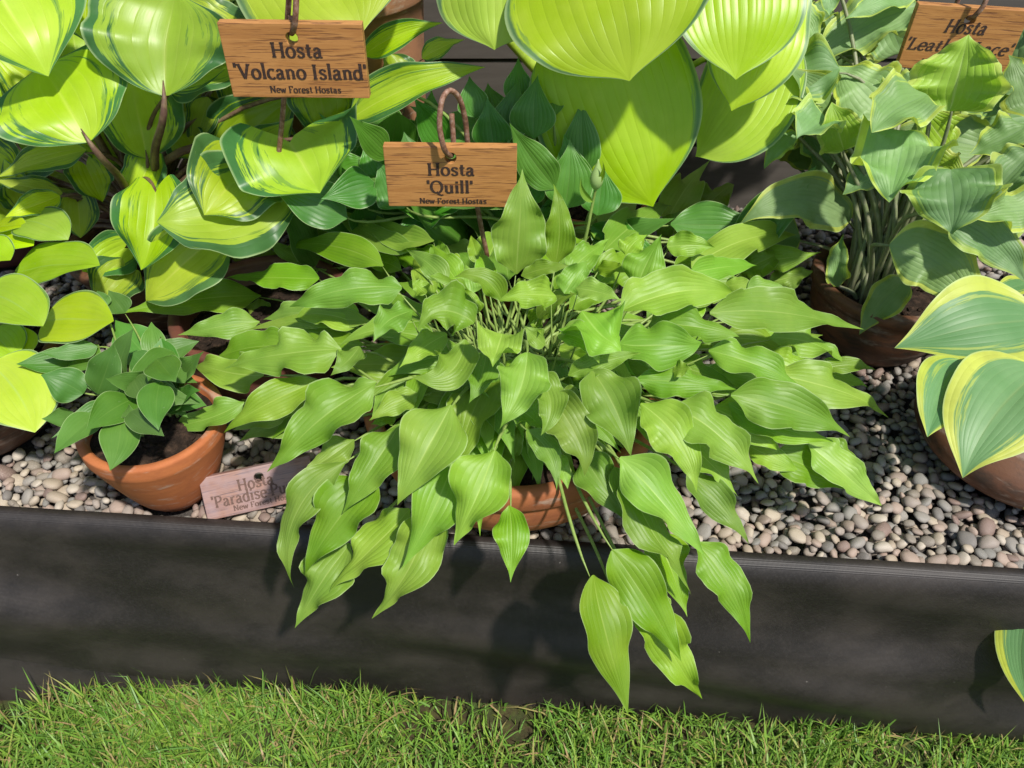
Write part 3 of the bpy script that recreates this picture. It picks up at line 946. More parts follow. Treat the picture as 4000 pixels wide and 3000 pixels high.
QUILL = """
1570 1125 1117 1212 146 4 -.08
1247 1087 876 1079 98 3 .0
1020 1155 450 1234 130 2 -.04
1448 1256 943 1294 81 2 -.05
1014 1256 692 1310 114 3 -.02
1334 1367 870 1440 168 4 -.05
1421 1348 992 1310 92 1 .0
1030 1467 737 1405 119 2 .05
1236 1489 851 1695 146 3 -.03
954 1570 621 1671 98 2 .06
1182 1532 911 1679 108 1 .05
1470 1494 1044 1861 206 5 -.06
1383 1717 1171 1863 108 2 .0
1562 1657 1334 2010 168 4 .0
1762 1581 1545 1980 244 6 .0
1933 1760 1768 2132 233 6 .02
1779 1782 1575 2211 195 4 .03
1686 1988 1448 2417 184 3 .07
1600 1988 1266 2303 163 2 .02
1350 1804 1133 2308 141 4 -.18
1475 1853 1179 2254 206 3 -.04
1366 2124 1155 2452 184 1 -.03
1989 1975 1993 2273 138 3 .03
1912 1598 1898 1804 146 1 .0
1632 1538 1442 1646 98 3 -.05
1535 1505 1448 1646 71 2 .0
1852 1261 1624 1291 179 7 -.28
1817 1326 1602 1473 163 6 .28
1962 1304 1922 1424 222 8 .0
2060 1378 1950 1668 195 8 .08
1746 1304 1559 1440 114 4 -.05
1611 1212 1459 1337 125 5 -.15
1903 1364 1832 1576 119 5 .05
2017 1071 2044 656 206 u .0
2168 1036 2166 711 117 u -.06
2225 1060 2377 944 103 3 .05
2171 1155 1952 1169 125 7 -.05
2274 1215 2434 1367 228 8 -.05
2247 1125 2434 1174 87 8 .05
2204 1147 2301 1017 108 6 .03
2491 1120 2589 925 157 u .05
2429 1215 2903 1153 174 6 .1
2421 1342 2762 1353 195 5 .0
2567 1261 2893 1313 125 5 .03
2773 1223 3364 1294 163 6 .06
2486 1481 2893 1521 125 4 .02
2768 1370 3163 1538 136 4 .06
2817 1451 3093 1516 103 2 .03
2855 1543 3339 1706 174 6 .05
3017 1467 3489 1627 163 4 .06
3009 1321 3312 1432 119 3 .12
3202 1445 3424 1443 65 3 .08
3169 1440 3399 1508 92 1 .0
2846 1576 3282 1725 136 4 -.05
3155 1728 3451 1980 146 3 .0
3204 1722 3404 1896 92 2 .08
2922 1739 3133 1850 108 1 .0
2627 1581 2966 1891 184 5 .08
2779 1589 3039 1760 146 3 .05
2659 1717 2887 1942 114 3 .05
2502 1576 2724 1929 184 5 .12
2315 1448 2464 1787 222 7 .06
2187 1549 2329 1630 108 4 .05
2144 1549 2300 1861 168 7 .08
2101 1467 2112 1701 133 7 .2
2019 1598 2117 1679 114 4 .1
2057 1679 2174 1918 92 6 .15
2144 1771 2218 1911 76 5 .1
2274 1771 2442 2032 157 2 .0
2421 1787 2752 2178 190 5 .03
2442 1847 2730 2309 168 4 -.05
2399 1825 2551 2124 98 3 .0
2681 1836 2937 2132 130 3 .03
2714 2113 2932 2518 163 4 .08
2391 2149 2657 2577 195 5 .02
2318 2246 2454 2767 174 6 -.02
2507 2317 2744 2734 179 3 -.03
2540 2067 2676 2404 157 1 .05
2377 2274 2415 2404 71 1 .0
1497 1039 1068 963 108 3 -.1
1432 930 1095 860 103 2 -.03
1372 860 1017 711 114 2 -.03
1627 974 1255 751 87 4 .1
1695 941 1380 778 98 5 .15
1746 1109 1578 974 87 5 -.08
1790 1104 1686 952 103 4 .0
1963 1180 1762 1082 92 7 -.22
1871 1028 1838 917 60 u .0
1665 1147 1605 1090 65 5 .0
1193 1028 1025 930 60 2 .0
1090 1017 819 979 81 0 .0
2323 930 2491 721 141 2 .0
2361 979 2643 778 136 2 .05
2567 919 2659 822 81 2 .0
2632 919 2828 843 92 3 .05
2605 963 2790 965 98 5 .04
2703 1050 3136 908 141 4 .1
2844 1028 3202 987 125 3 -.02
2697 1066 2958 1036 98 5 .03
2893 1060 3066 979 114 3 .0
2833 1120 2963 1131 60 4 .1
2920 1125 3082 1144 65 5 .1
2686 1180 2860 1136 76 2 .0
3003 1104 3187 1055 98 1 .0
2442 995 2529 917 92 5 .1
2334 1044 2470 1060 65 3 .0
2128 1348 2046 1272 76 4 .0
2182 1304 2339 1421 103 7 .2
2220 1467 2516 1380 103 6 .05
2036 1077 2234 1039 71 5 .05
2535 1266 2632 1239 65 3 .0
2627 1451 2703 1440 65 5 .05
1063 1223 933 1191 76 0 .0
1404 1353 1291 1462 98 3 .05
1545 1619 1448 1657 71 1 .0
1844 1147 1817 1033 92 3 .0
1855 1234 1811 1120 87 4 .0
2605 868 2762 640 130 2 .05
2735 835 2871 711 108 1 .05
2160 1407 2171 1532 98 2 .05
2979 1407 3213 1483 108 2 .05
1280 1017 1128 1082 103 1 .0
"""
DARK = """
1971 570 2027 304 114 .97 .0 1.0
2084 542 2101 293 125 .96 .03 .99
2160 461 2117 260 81 .97 .0 1.02
2171 738 1989 477 114 .90 .03 .90
2204 814 2225 542 136 .90 -.04 .93
2025 412 2025 222 81 1.0 .0 1.03
1681 542 1686 347 81 1.0 .0 1.02
1524 613 1364 453 92 .92 .0 .88
1860 461 1833 293 87 .98 .0 1.0
2247 759 2204 521 108 .93 .0 .95
1746 570 1616 380 103 1.0 .0 .99
1933 488 1905 325 103 1.02 .0 1.05
2280 678 2269 380 108 .95 .0 .98
1931 597 1903 380 119 .96 .0 .98
2012 732 1985 542 119 .93 .0 .96
1578 814 1470 624 125 .90 .0 .92
1415 814 1334 651 125 .92 .0 .93
1795 814 1768 651 108 .95 .0 .97
2036 814 2063 570 125 .92 .0 .94
2144 651 2182 434 108 .98 .0 1.0
1524 542 1442 325 108 1.03 .0 1.05
2334 841 2361 651 119 .92 .0 .95
1632 705 1578 515 125 .95 .0 .97
1356 852 1025 716 130 .88 -.03 .87
1470 721 1253 776 125 .91 .0 .87
1507 683 1421 542 119 .93 .0 .95
1323 678 1442 624 108 .96 .0 .97
"""
VOLCANO = """
648 374 683 -33 488 .92 .06 .99
347 553 163 255 450 .88 .0 .95
-81 -163 190 298 412 .97 .0 .90
304 -179 347 168 347 1.05 .0 1.0
575 618 515 325 266 1.0 .0 1.04
678 331 884 271 103 .98 .0 .98
1131 548 1250 754 466 .93 .0 .86
960 645 797 838 315 .92 .0 .84
1031 759 607 862 380 .90 .05 .83
607 749 552 1055 244 .90 .05 .83
803 952 556 1174 271 .86 .0 .83
586 624 515 797 157 1.0 .0 .97
336 586 -11 694 119 .98 -.03 .93
336 645 401 792 141 1.02 .0 .98
244 754 -27 705 81 .99 .0 .95
233 765 16 846 87 .96 .0 .91
1280 526 1236 304 233 1.04 .0 1.07
1366 466 1898 260 146 .97 .06 1.0
1649 228 1817 152 76 1.02 .05 1.04
1421 217 1730 92 92 1.04 .08 1.06
488 968 320 1060 152 .93 .0 .88
488 1055 374 1180 174 .90 .0 .86
304 789 315 930 130 1.0 .0 .96
814 380 749 597 108 1.05 .0 1.05
895 570 814 407 141 1.05 .0 1.08
705 488 786 624 179 1.06 .0 1.03
488 136 542 -108 271 1.15 .0 1.18
759 282 814 81 228 1.12 .0 1.15
136 412 81 163 250 1.10 .0 1.13
304 282 282 65 228 1.12 .0 1.15
521 282 434 98 239 1.14 .0 1.16
895 179 868 -33 228 1.15 .0 1.18
54 553 27 380 174 1.05 .0 1.08
814 553 759 369 184 1.10 .0 1.12
949 445 922 250 174 1.08 .0 1.10
1578 380 1524 206 141 1.08 .0 1.10
"""
STAINED = """
2345 190 2551 808 591 1.0 .0 .95
2312 -260 2459 315 694 .99 .0 .87
2865 -271 2874 312 488 1.0 .03 .91
2985 -163 2857 434 347 1.05 .05 .95
2958 206 2714 610 336 1.06 .1 1.0
1931 -174 1931 195 461 1.0 .0 .95
2144 -65 1971 130 174 1.03 .0 .98
1182 -260 1415 127 662 1.05 .0 .95
"""
SMALLYELLOW = """
62 1060 388 1031 174 .86 .05 .82
176 1250 447 1256 190 .78 .04 .74
-65 1136 168 1272 184 .78 .08 .73
-33 1424 136 1690 233 .72 .08 .64
81 1277 33 1429 146 .78 .0 .74
81 860 266 936 136 .92 .1 .88
-27 887 106 881 71 .93 .05 .9
-33 941 130 957 125 .90 .1 .87
-81 963 41 1022 103 .86 .05 .84
-33 1288 65 1397 130 .77 .0 .74
"""
PUPPET = """
380 1538 450 1342 141 0.650 .0 0.670
450 1489 521 1280 108 0.680 .04 0.700
529 1554 336 1684 130 0.630 -.06 0.568
624 1494 618 1679 114 0.620 -.06 0.558
613 1402 686 1489 103 0.650 .0 0.608
325 1538 157 1462 130 0.650 -.05 0.650
472 1635 431 1841 130 0.600 .05 0.538
380 1624 214 1776 103 0.610 -.05 0.548
510 1608 640 1703 92 0.600 .0 0.558
651 1570 808 1586 92 0.650 .06 0.638
293 1413 65 1424 92 0.730 .0 0.708
304 1624 163 1635 76 0.650 .05 0.618
488 1223 426 1136 81 0.770 .0 0.800
407 1201 380 1136 60 0.770 .0 0.800
586 1407 450 1250 146 0.720 .0 0.770
602 1391 591 1256 76 0.710 .0 0.750
618 1402 776 1337 98 0.720 .05 0.750
380 1353 155 1378 71 0.730 .05 0.708
521 1478 564 1570 81 0.650 .0 0.608
304 1386 380 1440 108 0.740 .0 0.698
"""
LEATHER = """
3708 434 3784 136 255 .90 .0 .93 young
3621 369 3404 526 195 .90 -.1 .84
3540 510 3474 792 255 .88 .0 .80
3714 662 3714 917 255 .82 .05 .76
3323 857 2900 868 184 .96 -.2 .90
3475 957 3817 1253 184 .82 .16 .75
3703 843 4007 1109 157 .80 .1 .76
3296 586 3247 401 152 .95 .0 .97 young
3063 439 3117 293 152 1.02 .0 1.03
3225 461 3112 534 141 .97 .0 .92
3453 434 3274 255 233 1.0 .0 1.05
3583 22 3155 255 184 1.13 -.05 1.10
3583 -33 3299 76 87 1.14 -.05 1.08
3247 -76 3239 62 81 1.12 .0 1.08
3030 -33 3201 187 114 1.1 .1 1.05
3253 33 3117 71 71 1.15 .0 1.13
3442 597 3291 759 114 .98 .05 .95
3627 645 3752 711 114 .88 .1 .83 young
4017 488 3790 607 130 .90 .0 .90
4028 591 3833 803 141 .86 .0 .84
4082 808 3795 846 152 .80 .0 .78
3545 1093 3356 1307 108 .86 -.05 .84
3274 1120 3301 914 60 .92 .05 .95
4050 445 3947 206 152 .98 .0 1.02
3112 521 2981 664 65 1.0 -.08 .98
3247 694 3144 477 136 1.03 .0 1.06
3714 575 3605 423 163 .94 .05 .94 young
3524 412 3605 282 152 1.0 .0 1.04
3714 814 3578 678 163 .95 .0 .98
3903 434 3822 336 163 1.0 .0 1.02
3388 542 3323 380 130 1.02 .0 1.05
3225 271 3106 233 125 1.08 .0 1.08
3985 705 3903 542 136 .98 .0 1.0
3551 936 3616 833 98 .93 .0 .95
3171 477 3139 369 81 1.0 .0 1.0
3280 282 3225 33 206 1.20 .0 1.22
3442 499 3415 293 206 1.10 .0 1.13
3063 391 3036 179 174 1.20 .0 1.22
3171 662 3182 450 174 1.12 .0 1.15
3822 553 3849 369 206 1.08 .0 1.10
3605 542 3551 347 184 1.08 .0 1.10
3388 770 3361 559 141 1.05 .0 1.07
3063 271 3128 71 152 1.22 .0 1.24
3524 206 3442 -11 206 1.20 .0 1.22
3958 895 3876 721 174 .98 .0 1.0
3090 624 3063 434 130 1.15 .0 1.17
3974 271 3985 81 184 1.15 .0 1.18
"""
WIDE = """
4072 1245 3497 1364 315 .72 -.04 .70
4066 1440 3762 1869 325 .64 -.08 .53
3779 1413 3621 1709 201 .66 -.05 .57
4072 1804 4007 1999 103 .62 -.1 .58
4091 2252 4044 2800 163 .52 -.14 .44
4017 1104 3865 1147 76 .80 .0 .78
"""


def rows(txt):
    for l in txt.strip().splitlines():
        p = l.split()
        yield [float(v) for v in p[:5]] + p[5:]


# --- the big plain green hosta: its leaves spread over a low mound that spills over the bed's front edge
QC = Vector((0.0, 0.70, 0.115))


def mound(x, y):
    dx, dy = x - QC.x, y - QC.y
    ky = 2.5 if dy < 0 else 0.72
    floor = -9 if y < y_top(x) + 0.02 else 0.055 + 0.080 * min(1.0, max(0.0, (y - 0.68) / 0.08)) * min(1.0, max(0.0, (abs(x) - 0.16) / 0.08))
    return max(0.245 - 0.82 * dx * dx - ky * dy * dy, floor)


def on_mound(px, py, lift):
    d = ray(px, py)
    t = 0.35
    while t < 1.45:
        p = CAMPOS + d * t
        if p.z <= mound(p.x, p.y) + lift: return p
        t += 0.002
    return CAMPOS + d * 1.3


def clear_front(p, gap):
    """keep hanging leaves in front of the fabric and above the grass"""
    if p.z < 0.02 and p.y < y_top(p.x) + 0.03:
        lim = y_top(p.x) - 0.03 - gap
        if p.y > lim:
            d = p - CAMPOS
            p = CAMPOS + d * (lim / d.y)
    return p


def build_quill():
    root = empty('hosta_plant', QC)
    tag(root, 'large spreading hosta with plain light green wavy lance shaped leaves', 'plant')
    rng = random.Random(5)
    for r in rows(QUILL):
        bx, by, tx, ty, w = r[:5]
        bend = float(r[6])
        up = r[5] == 'u'
        if up:
            B = on_mound(bx, by, 0.0)
            T = at_y(tx, ty, B.y + 0.035)
        else:
            lift = (float(r[5]) - 3) * 0.016
            B = on_mound(bx, by, lift - 0.014)
            T = on_mound(tx, ty, lift + 0.006)
            B, T = clear_front(B, 0.0), clear_front(T, 0.012)
        tocam = (CAMPOS - (B + T) * 0.5).normalized()
        outw = Vector((B.x - QC.x, B.y - QC.y, 0)) * 1.2
        if up: nh = tocam * 0.9 + Z * 0.3
        else: nh = Z * 0.50 + tocam * (0.60 + 0.9 * max(0, min(0.5, (B.y - 0.74) * 3))) + outw * 0.4
        nh = (nh + Vector((rng.gauss(0, .14), rng.gauss(0, .14), rng.gauss(0, .1)))).normalized()
        Mp = mid_point(bx, by, tx, ty, bend, B, T, rng.uniform(0.05, 0.13))
        hw = half_width(B, Mp, T, w, nh)
        hw = min(hw, 0.52 * (T - B).length if w < 400 else 1.0)
        cp_ = 0.18 if (not up and float(r[5]) >= 6 and (B.xy - QC.xy).length < 0.17) else 0.0
        heart = w > 330 and (T - B).length < 0.09
        make_leaf(root, M['quill'], M['stalk_green'], B, Mp, T, hw * 1.06, nh, 'heart' if heart else rng.choice(('lance', 'lance', 'ovate')),
                  rng.uniform(-0.05, 0.25) + cp_, rng.uniform(0.24, 0.58) * min(1.0, w / 130.0), rng.uniform(1.4, 2.6), rng.gauss(0, 0.50), rng.gauss(-0.02, 0.04) - 0.3 * cp_, rng, QC, 0.0021,
                  rise=0.18, spread=0.05, under=mound)
    # leaves of the middle and lower tiers, between and below the large ones
    for k in range(136):
        a = rng.uniform(0, 2 * math.pi)
        front = math.sin(a) < -0.40
        tier = 0 if k < 62 else 1 if k < 122 else 2
        if tier == 2: r0, low, ln = rng.uniform(0.015, 0.085), rng.uniform(-0.012, 0.05), rng.uniform(0.045, 0.075)
        else:
            r0 = rng.uniform(0.06, 0.10) if front else rng.uniform(0.08, 0.33)
            low = rng.uniform(0.018, 0.042) if tier else rng.uniform(0.05, 0.09)
            ln = rng.uniform(0.07, 0.115)
        dirv = Vector((math.cos(a), math.sin(a), 0))
        da = Matrix.Rotation(rng.gauss(0, 0.35), 3, 'Z') @ dirv
        p0 = QC + dirv * r0; p1 = p0 + da * ln * (0.75 if tier == 2 else 1)
        B = Vector((p0.x, p0.y, mound(p0.x, p0.y) - low - 0.012)); T = Vector((p1.x, p1.y, mound(p1.x, p1.y) - low + 0.006))
        if tier == 2: T.z += rng.uniform(-0.02, 0.045)
        if B.z < 0.04 or T.z < 0.02 or (front and T.z < 0.09): continue
        Mp = (B + T) / 2 + Z * ln * rng.uniform(0.05, 0.18)
        nh = (Z + dirv * 0.3 + Vector((rng.gauss(0, .28), -0.45 + rng.gauss(0, .25), 0))).normalized()
        make_leaf(root, M['quill'], M['stalk_green'], B, Mp, T, ln * rng.uniform(0.17, 0.24), nh, rng.choice(('lance', 'lance', 'ovate')), rng.uniform(0, 0.3),
                  rng.uniform(0.12, 0.35), rng.uniform(1.3, 2.4), rng.gauss(0, 0.4), rng.gauss(0, 0.03), rng, QC, 0.0019, rise=0.18, spread=0.05, under=mound)
    # flower stalk
    pts = catmull([at_y(2275, 1010, 0.86) + Vector((0, -0.03, -0.07)), at_y(2275, 1010, 0.86), at_y(2298, 880, 0.865), at_y(2318, 780, 0.87), at_y(2328, 735, 0.87)], 6)
    sc = link('flower_stalk', tube('flower_stalk', [p - QC for p in pts], [0.0024 - 0.0008 * k / len(pts) for k in range(len(pts))], 8), M['stalk_green'], root)
    a, b = at_y(2326, 745, 0.87), at_y(2338, 622, 0.872)
    bud = []
    for k in range(13):
        t = k / 12
        bud.append((a.lerp(b, t), 0.0006 + 0.0088 * math.sin(math.pi * min(1, t ** 0.75)) ** 1.25 * (1 - 0.35 * t)))
    link('bud', tube('bud', [p - QC for p, _ in bud], [q for _, q in bud], 10), M['quill'], sc)
    for (p0, p1, wpx, bd) in (((2318, 790), (2272, 688), 26, 0.18), ((2330, 720), (2352, 625), 22, -0.15)):
        B, T = at_y(*p0, 0.868), at_y(*p1, 0.862)
        nh = (CAMPOS - B).normalized()
        Mp = mid_point(*p0, *p1, bd, B, T, 0.02)
        make_leaf(root, M['quill'], None, B, Mp, T, half_width(B, Mp, T, wpx, nh), nh, 'lance', 0.5, 0.05, 1.0, 0, 0, rng, QC, 0.002, stalk=False)


build_quill()


def build_hosta(txt, label, crown, mat, stalk, shapes, cup, wave, wf, arch, sr, seed, nw=(0.35, 0.8), twist=0.2, tip=(0.0, 0.03), rise=0.5, spread=0.03, wide=1.14):
    root = empty('hosta_plant', crown)
    tag(root, label, 'plant')
    rng = random.Random(seed)
    for r in rows(txt):
        bx, by, tx, ty, w = r[:5]
        yb, bend, yt = float(r[5]), float(r[6]), float(r[7])
        B, T = at_y(bx, by, yb), at_y(tx, ty, yt)
        tocam = (CAMPOS - (B + T) * 0.5).normalized()
        nh = (Z * nw[0] + tocam * nw[1] + Vector((rng.gauss(0, .13), rng.gauss(0, .1), rng.gauss(0, .13)))).normalized()
        Mp = mid_point(bx, by, tx, ty, bend, B, T, rng.uniform(*arch))
        hw = half_width(B, Mp, T, w, nh)
        sh = shapes(w / max(1, math.hypot(tx - bx, ty - by)))
        if sh == 'heart' and ty < by: sh = 'fan'
        big = min(1.9, max(0.85, hw / 0.05))
        make_leaf(root, M[mat + '_young'] if len(r) > 8 else M[mat], M[stalk], B, Mp, T, hw * wide, nh, sh, rng.uniform(*cup), rng.uniform(*wave), wf * rng.uniform(.8, 1.25), rng.gauss(0, twist),
                  rng.gauss(*tip), rng, crown, sr * big, rise=rise, spread=spread)
    return root


P_DARK = build_hosta(DARK, 'upright hosta with dark green pointed leaves behind the hanging oak plaque', Vector((0.02, 0.985, 0.10)), 'dark', 'stalk_green',
            lambda k: 'lance', (0.0, 0.25), (0.05, 0.15), 1.6, (0.02, 0.08), 0.0028, 11, nw=(0.2, 0.9), wide=1.4)
P_VOLCANO = build_hosta(VOLCANO, 'yellow hosta with streaky green leaf edges and brown stalks', Vector((-0.535, 1.03, 0.11)), 'volcano', 'stalk_brown',
            lambda k: 'heart' if k > 0.72 else 'ovate', (0.12, 0.46), (0.08, 0.24), 1.4, (0.03, 0.10), 0.0036, 12, twist=0.25)
build_hosta(STAINED, 'hosta with giant bright yellow heart shaped leaves and thin green rims', Vector((0.13, 1.20, 0.09)), 'stained', 'stalk_yellow',
            lambda k: 'bigheart', (-0.16, 0.0), (0.02, 0.06), 1.1, (0.05, 0.12), 0.0040, 13, twist=0.06, tip=(0.0, 0.01))
build_hosta(SMALLYELLOW, 'hosta with small round yellow green leaves spilling from the dark pot', Vector((-0.70, 0.765, 0.11)), 'smallyellow', 'stalk_green',
            lambda k: 'round', (0.02, 0.2), (0.02, 0.07), 1.2, (0.03, 0.1), 0.0022, 14, nw=(0.7, 0.5))
P_PUPPET = build_hosta(PUPPET, 'small mid green hosta growing in the bright orange pot', Vector((-0.408, 0.648, 0.104)), 'puppet', 'stalk_green',
            lambda k: 'ovate', (0.0, 0.3), (0.03, 0.12), 1.3, (0.03, 0.10), 0.0016, 15, nw=(0.45, 0.7), wide=1.10)
P_LEATHER = build_hosta(LEATHER, 'ruffled blue green hosta with crimped lime leaf edges', Vector((0.50, 0.925, 0.09)), 'leather', 'stalk_grey',
            lambda k: 'heart' if k > 1.05 else 'ovate', (0.05, 0.5), (0.22, 0.48), 2.6, (0.03, 0.14), 0.0034, 16, twist=0.45, tip=(-0.02, 0.04), wide=1.26)
P_WIDE = build_hosta(WIDE, 'grey green hosta with broad bright yellow leaf edges beside the gravel', Vector((0.640, 0.700, 0.10)), 'wide', 'stalk_green',
            lambda k: 'heart' if k > 0.75 else 'ovate', (0.0, 0.2), (0.03, 0.08), 1.3, (0.05, 0.12), 0.0034, 17, nw=(0.45, 0.75), twist=0.1)


def fill_leaves(root, mat, stalk, crown, n, xr, yr, zr, ln, wr, seed, shapes, cup, wave, sr, gaps=()):
    """further leaves of a clump, standing behind and below its large ones"""
    rng = random.Random(seed)
    made = 0
    while made < n:
        p = Vector((rng.uniform(*xr), rng.uniform(*yr), rng.uniform(*zr)))
        if p.y > 1.325: continue
        L = rng.uniform(*ln)
        out = Vector((p.x - crown.x, (p.y - crown.y) * 0.5 - 0.03, 0))
        d = (out.normalized() * rng.uniform(0.2, 0.9) + Vector((rng.gauss(0, .3), rng.gauss(0, .1), rng.uniform(-0.5, 0.8)))).normalized()
        B, T = p - d * L * 0.5, p + d * L * 0.5
        if any(a < q[0] < b and c < q[1] < e for q in (to_px(p), to_px(B), to_px(T)) for a, b, c, e in gaps): continue
        made += 1
        if B.z < crown.z + 0.01: T.z += crown.z + 0.01 - B.z; B.z = crown.z + 0.01
        T.y = min(T.y, 1.325)
        nh = ((CAMPOS - p).normalized() * 0.75 + Z * 0.45 + Vector((rng.gauss(0, .3), rng.gauss(0, .1), rng.gauss(0, .2)))).normalized()
        Mp = (B + T) / 2 + nh * L * rng.uniform(0.03, 0.12)
        make_leaf(root, M[mat], M[stalk], B, Mp, T, L * rng.uniform(*wr), nh, rng.choice(shapes), rng.uniform(*cup), rng.uniform(*wave), rng.uniform(1.3, 2.4),
                  rng.gauss(0, .3), rng.gauss(0, .02), rng, crown, sr, rise=0.4)


WALLGAP = ((2400, 2990, 440, 840), (1700, 2080, 0, 330))
fill_leaves(P_DARK, 'dark', 'stalk_green', Vector((0.02, 0.985, 0.10)), 64, (-0.30, 0.36), (0.93, 1.08), (0.13, 0.27), (0.10, 0.15), (0.17, 0.25), 31,
            ('lance', 'ovate'), (0, .25), (.08, .22), 0.0024, WALLGAP + ((2080, 2600, 0, 560),))
fill_leaves(P_VOLCANO, 'volcano', 'stalk_brown', Vector((-0.535, 1.03, 0.11)), 26, (-0.86, -0.30), (1.02, 1.20), (0.14, 0.42), (0.10, 0.16), (0.30, 0.40), 32,
            ('ovate', 'round'), (.1, .4), (.06, .2), 0.0030, ((1430, 1720, 100, 420),))
fill_leaves(P_LEATHER, 'leather', 'stalk_grey', Vector((0.50, 0.925, 0.09)), 38, (0.34, 0.76), (0.99, 1.18), (0.12, 0.34), (0.11, 0.17), (0.27, 0.38), 33,
            ('ovate', 'lance'), (.05, .45), (.2, .45), 0.0028, WALLGAP + ((3330, 4100, -400, 330),))
fill_leaves(P_PUPPET, 'puppet', 'stalk_green', Vector((-0.408, 0.648, 0.104)), 14, (-0.47, -0.34), (0.60, 0.72), (0.135, 0.17), (0.055, 0.085), (0.16, 0.22), 34,
            ('ovate', 'lance'), (0, .3), (.05, .18), 0.0015)
fill_leaves(P_WIDE, 'wide', 'stalk_green', Vector((0.640, 0.700, 0.10)), 13, (0.66, 0.84), (0.62, 0.84), (0.16, 0.26), (0.12, 0.17), (0.34, 0.42), 35,
            ('ovate', 'round'), (0, .2), (.03, .1), 0.0032, ((0, 4040, 0, 3000),))

# ------------------------------------------------------------------ wooden plaques, lettering and rusty stakes
THICK, THIN = 0.19, 0.095


def arc(cx, cy, rx, ry, a0, a1, n=18):
    return [(cx + rx * math.cos(R(a0 + (a1 - a0) * k / n)), cy + ry * math.sin(R(a0 + (a1 - a0) * k / n))) for k in range(n + 1)]


def sf(x, y, l=0.13, r=0.13): return [(x - l, y), (x + r, y)]


b0, xh, tp = 0.04, 0.66, 1.0
GLYPH = {
    'H': (0.90, [[(.18, 0), (.18, 1)], [(.72, 0), (.72, 1)], [(.18, .5), (.72, .5)], sf(.18, b0), sf(.18, .96), sf(.72, b0), sf(.72, .96)]),
    'o': (0.66, [arc(.33, .33, .24, .33, 0, 360, 28)]),
    's': (0.56, [[(.46, .52), (.42, .61), (.29, .66), (.16, .61), (.12, .50), (.20, .40), (.34, .33), (.45, .24), (.45, .10), (.32, .01), (.18, .03), (.09, .15)]]),
    't': (0.46, [[(.21, .88), (.21, .16), (.27, .04), (.42, .06)], [(.05, .63), (.40, .63)]]),
    'a': (0.62, [[(.11, .52), (.20, .63), (.33, .65), (.43, .55), (.43, .13), (.49, .03), (.59, .04)], [(.43, .38), (.27, .36), (.12, .27), (.10, .12), (.20, .01), (.33, .04), (.43, .15)]]),
    'V': (0.86, [[(.12, 1), (.43, .0)], [(.43, .0), (.74, 1)], sf(.12, .96), sf(.74, .96)]),
    'l': (0.34, [[(.17, 0), (.17, 1.08)], sf(.17, b0, .12, .12), [(.05, 1.04), (.17, 1.04)]]),
    'c': (0.56, [arc(.33, .33, .24, .33, 48, 315, 22)]),
    'n': (0.70, [[(.17, 0), (.17, .66)], [(.17, .48), (.27, .62), (.40, .64), (.51, .52), (.52, 0)], sf(.17, b0, .11, .11), sf(.52, b0, .11, .11), [(.05, .62), (.17, .62)]]),
    'I': (0.42, [[(.21, 0), (.21, 1)], sf(.21, b0), sf(.21, .96)]),
    'd': (0.68, [arc(.31, .33, .22, .33, 0, 360, 26), [(.51, 0), (.51, 1.08)], [(.51, b0), (.64, b0)], [(.39, 1.04), (.51, 1.04)]]),
    'Q': (0.92, [arc(.44, .5, .36, .5, 0, 360, 32), [(.42, .10), (.56, -.10), (.72, -.20), (.86, -.16)]]),
    'u': (0.70, [[(.16, .64), (.16, .16), (.25, .02), (.38, .02), (.52, .15)], [(.52, .66), (.52, 0)], [(.04, .62), (.16, .62)], [(.40, .62), (.52, .62)], [(.52, b0), (.64, b0)]]),
    'i': (0.34, [[(.17, 0), (.17, .66)], sf(.17, b0, .12, .12), [(.05, .62), (.17, .62)], [(.17, .84), (.17, .99)]]),
    'L': (0.70, [[(.18, 0), (.18, 1)], [(.06, b0), (.60, b0)], [(.60, 0), (.60, .24)], sf(.18, .96)]),
    'e': (0.58, [[(.10, .36), (.54, .36)] , arc(.32, .33, .23, .33, 5, 318, 24)]),
    'h': (0.70, [[(.17, 0), (.17, 1.08)], [(.17, .48), (.27, .62), (.40, .64), (.51, .52), (.52, 0)], sf(.17, b0, .11, .11), sf(.52, b0, .11, .11), [(.05, 1.04), (.17, 1.04)]]),
    'r': (0.50, [[(.17, 0), (.17, .66)], [(.17, .42), (.25, .58), (.36, .65), (.46, .60)], sf(.17, b0, .12, .13), [(.05, .62), (.17, .62)]]),
    'P': (0.74, [[(.18, 0), (.18, 1)], [(.06, .96), (.44, .96), (.60, .88), (.64, .72), (.58, .56), (.42, .47), (.18, .47)], sf(.18, b0)]),
    'p': (0.68, [[(.17, -.30), (.17, .66)], arc(.36, .33, .22, .33, 0, 360, 26), sf(.17, -.27, .12, .12), [(.05, .62), (.17, .62)]]),
    'N': (0.90, [[(.17, 0), (.17, 1)], [(.17, 1), (.72, 0)], [(.72, 0), (.72, 1)], sf(.17, b0), sf(.17, .96), sf(.72, .96)]),
    'w': (0.86, [[(.10, .64), (.26, .0)], [(.26, 0), (.43, .60)], [(.43, .60), (.60, 0)], [(.60, 0), (.76, .64)], sf(.10, .62, .09, .09), sf(.76, .62, .09, .09)]),
    'F': (0.68, [[(.18, 0), (.18, 1)], [(.06, .96), (.60, .96)], [(.60, 1.0), (.60, .78)], [(.18, .5), (.48, .5)], sf(.18, b0)]),
    "'": (0.22, [[(.11, 1.06), (.11, .76)]]),
    ' ': (0.34, []),
}


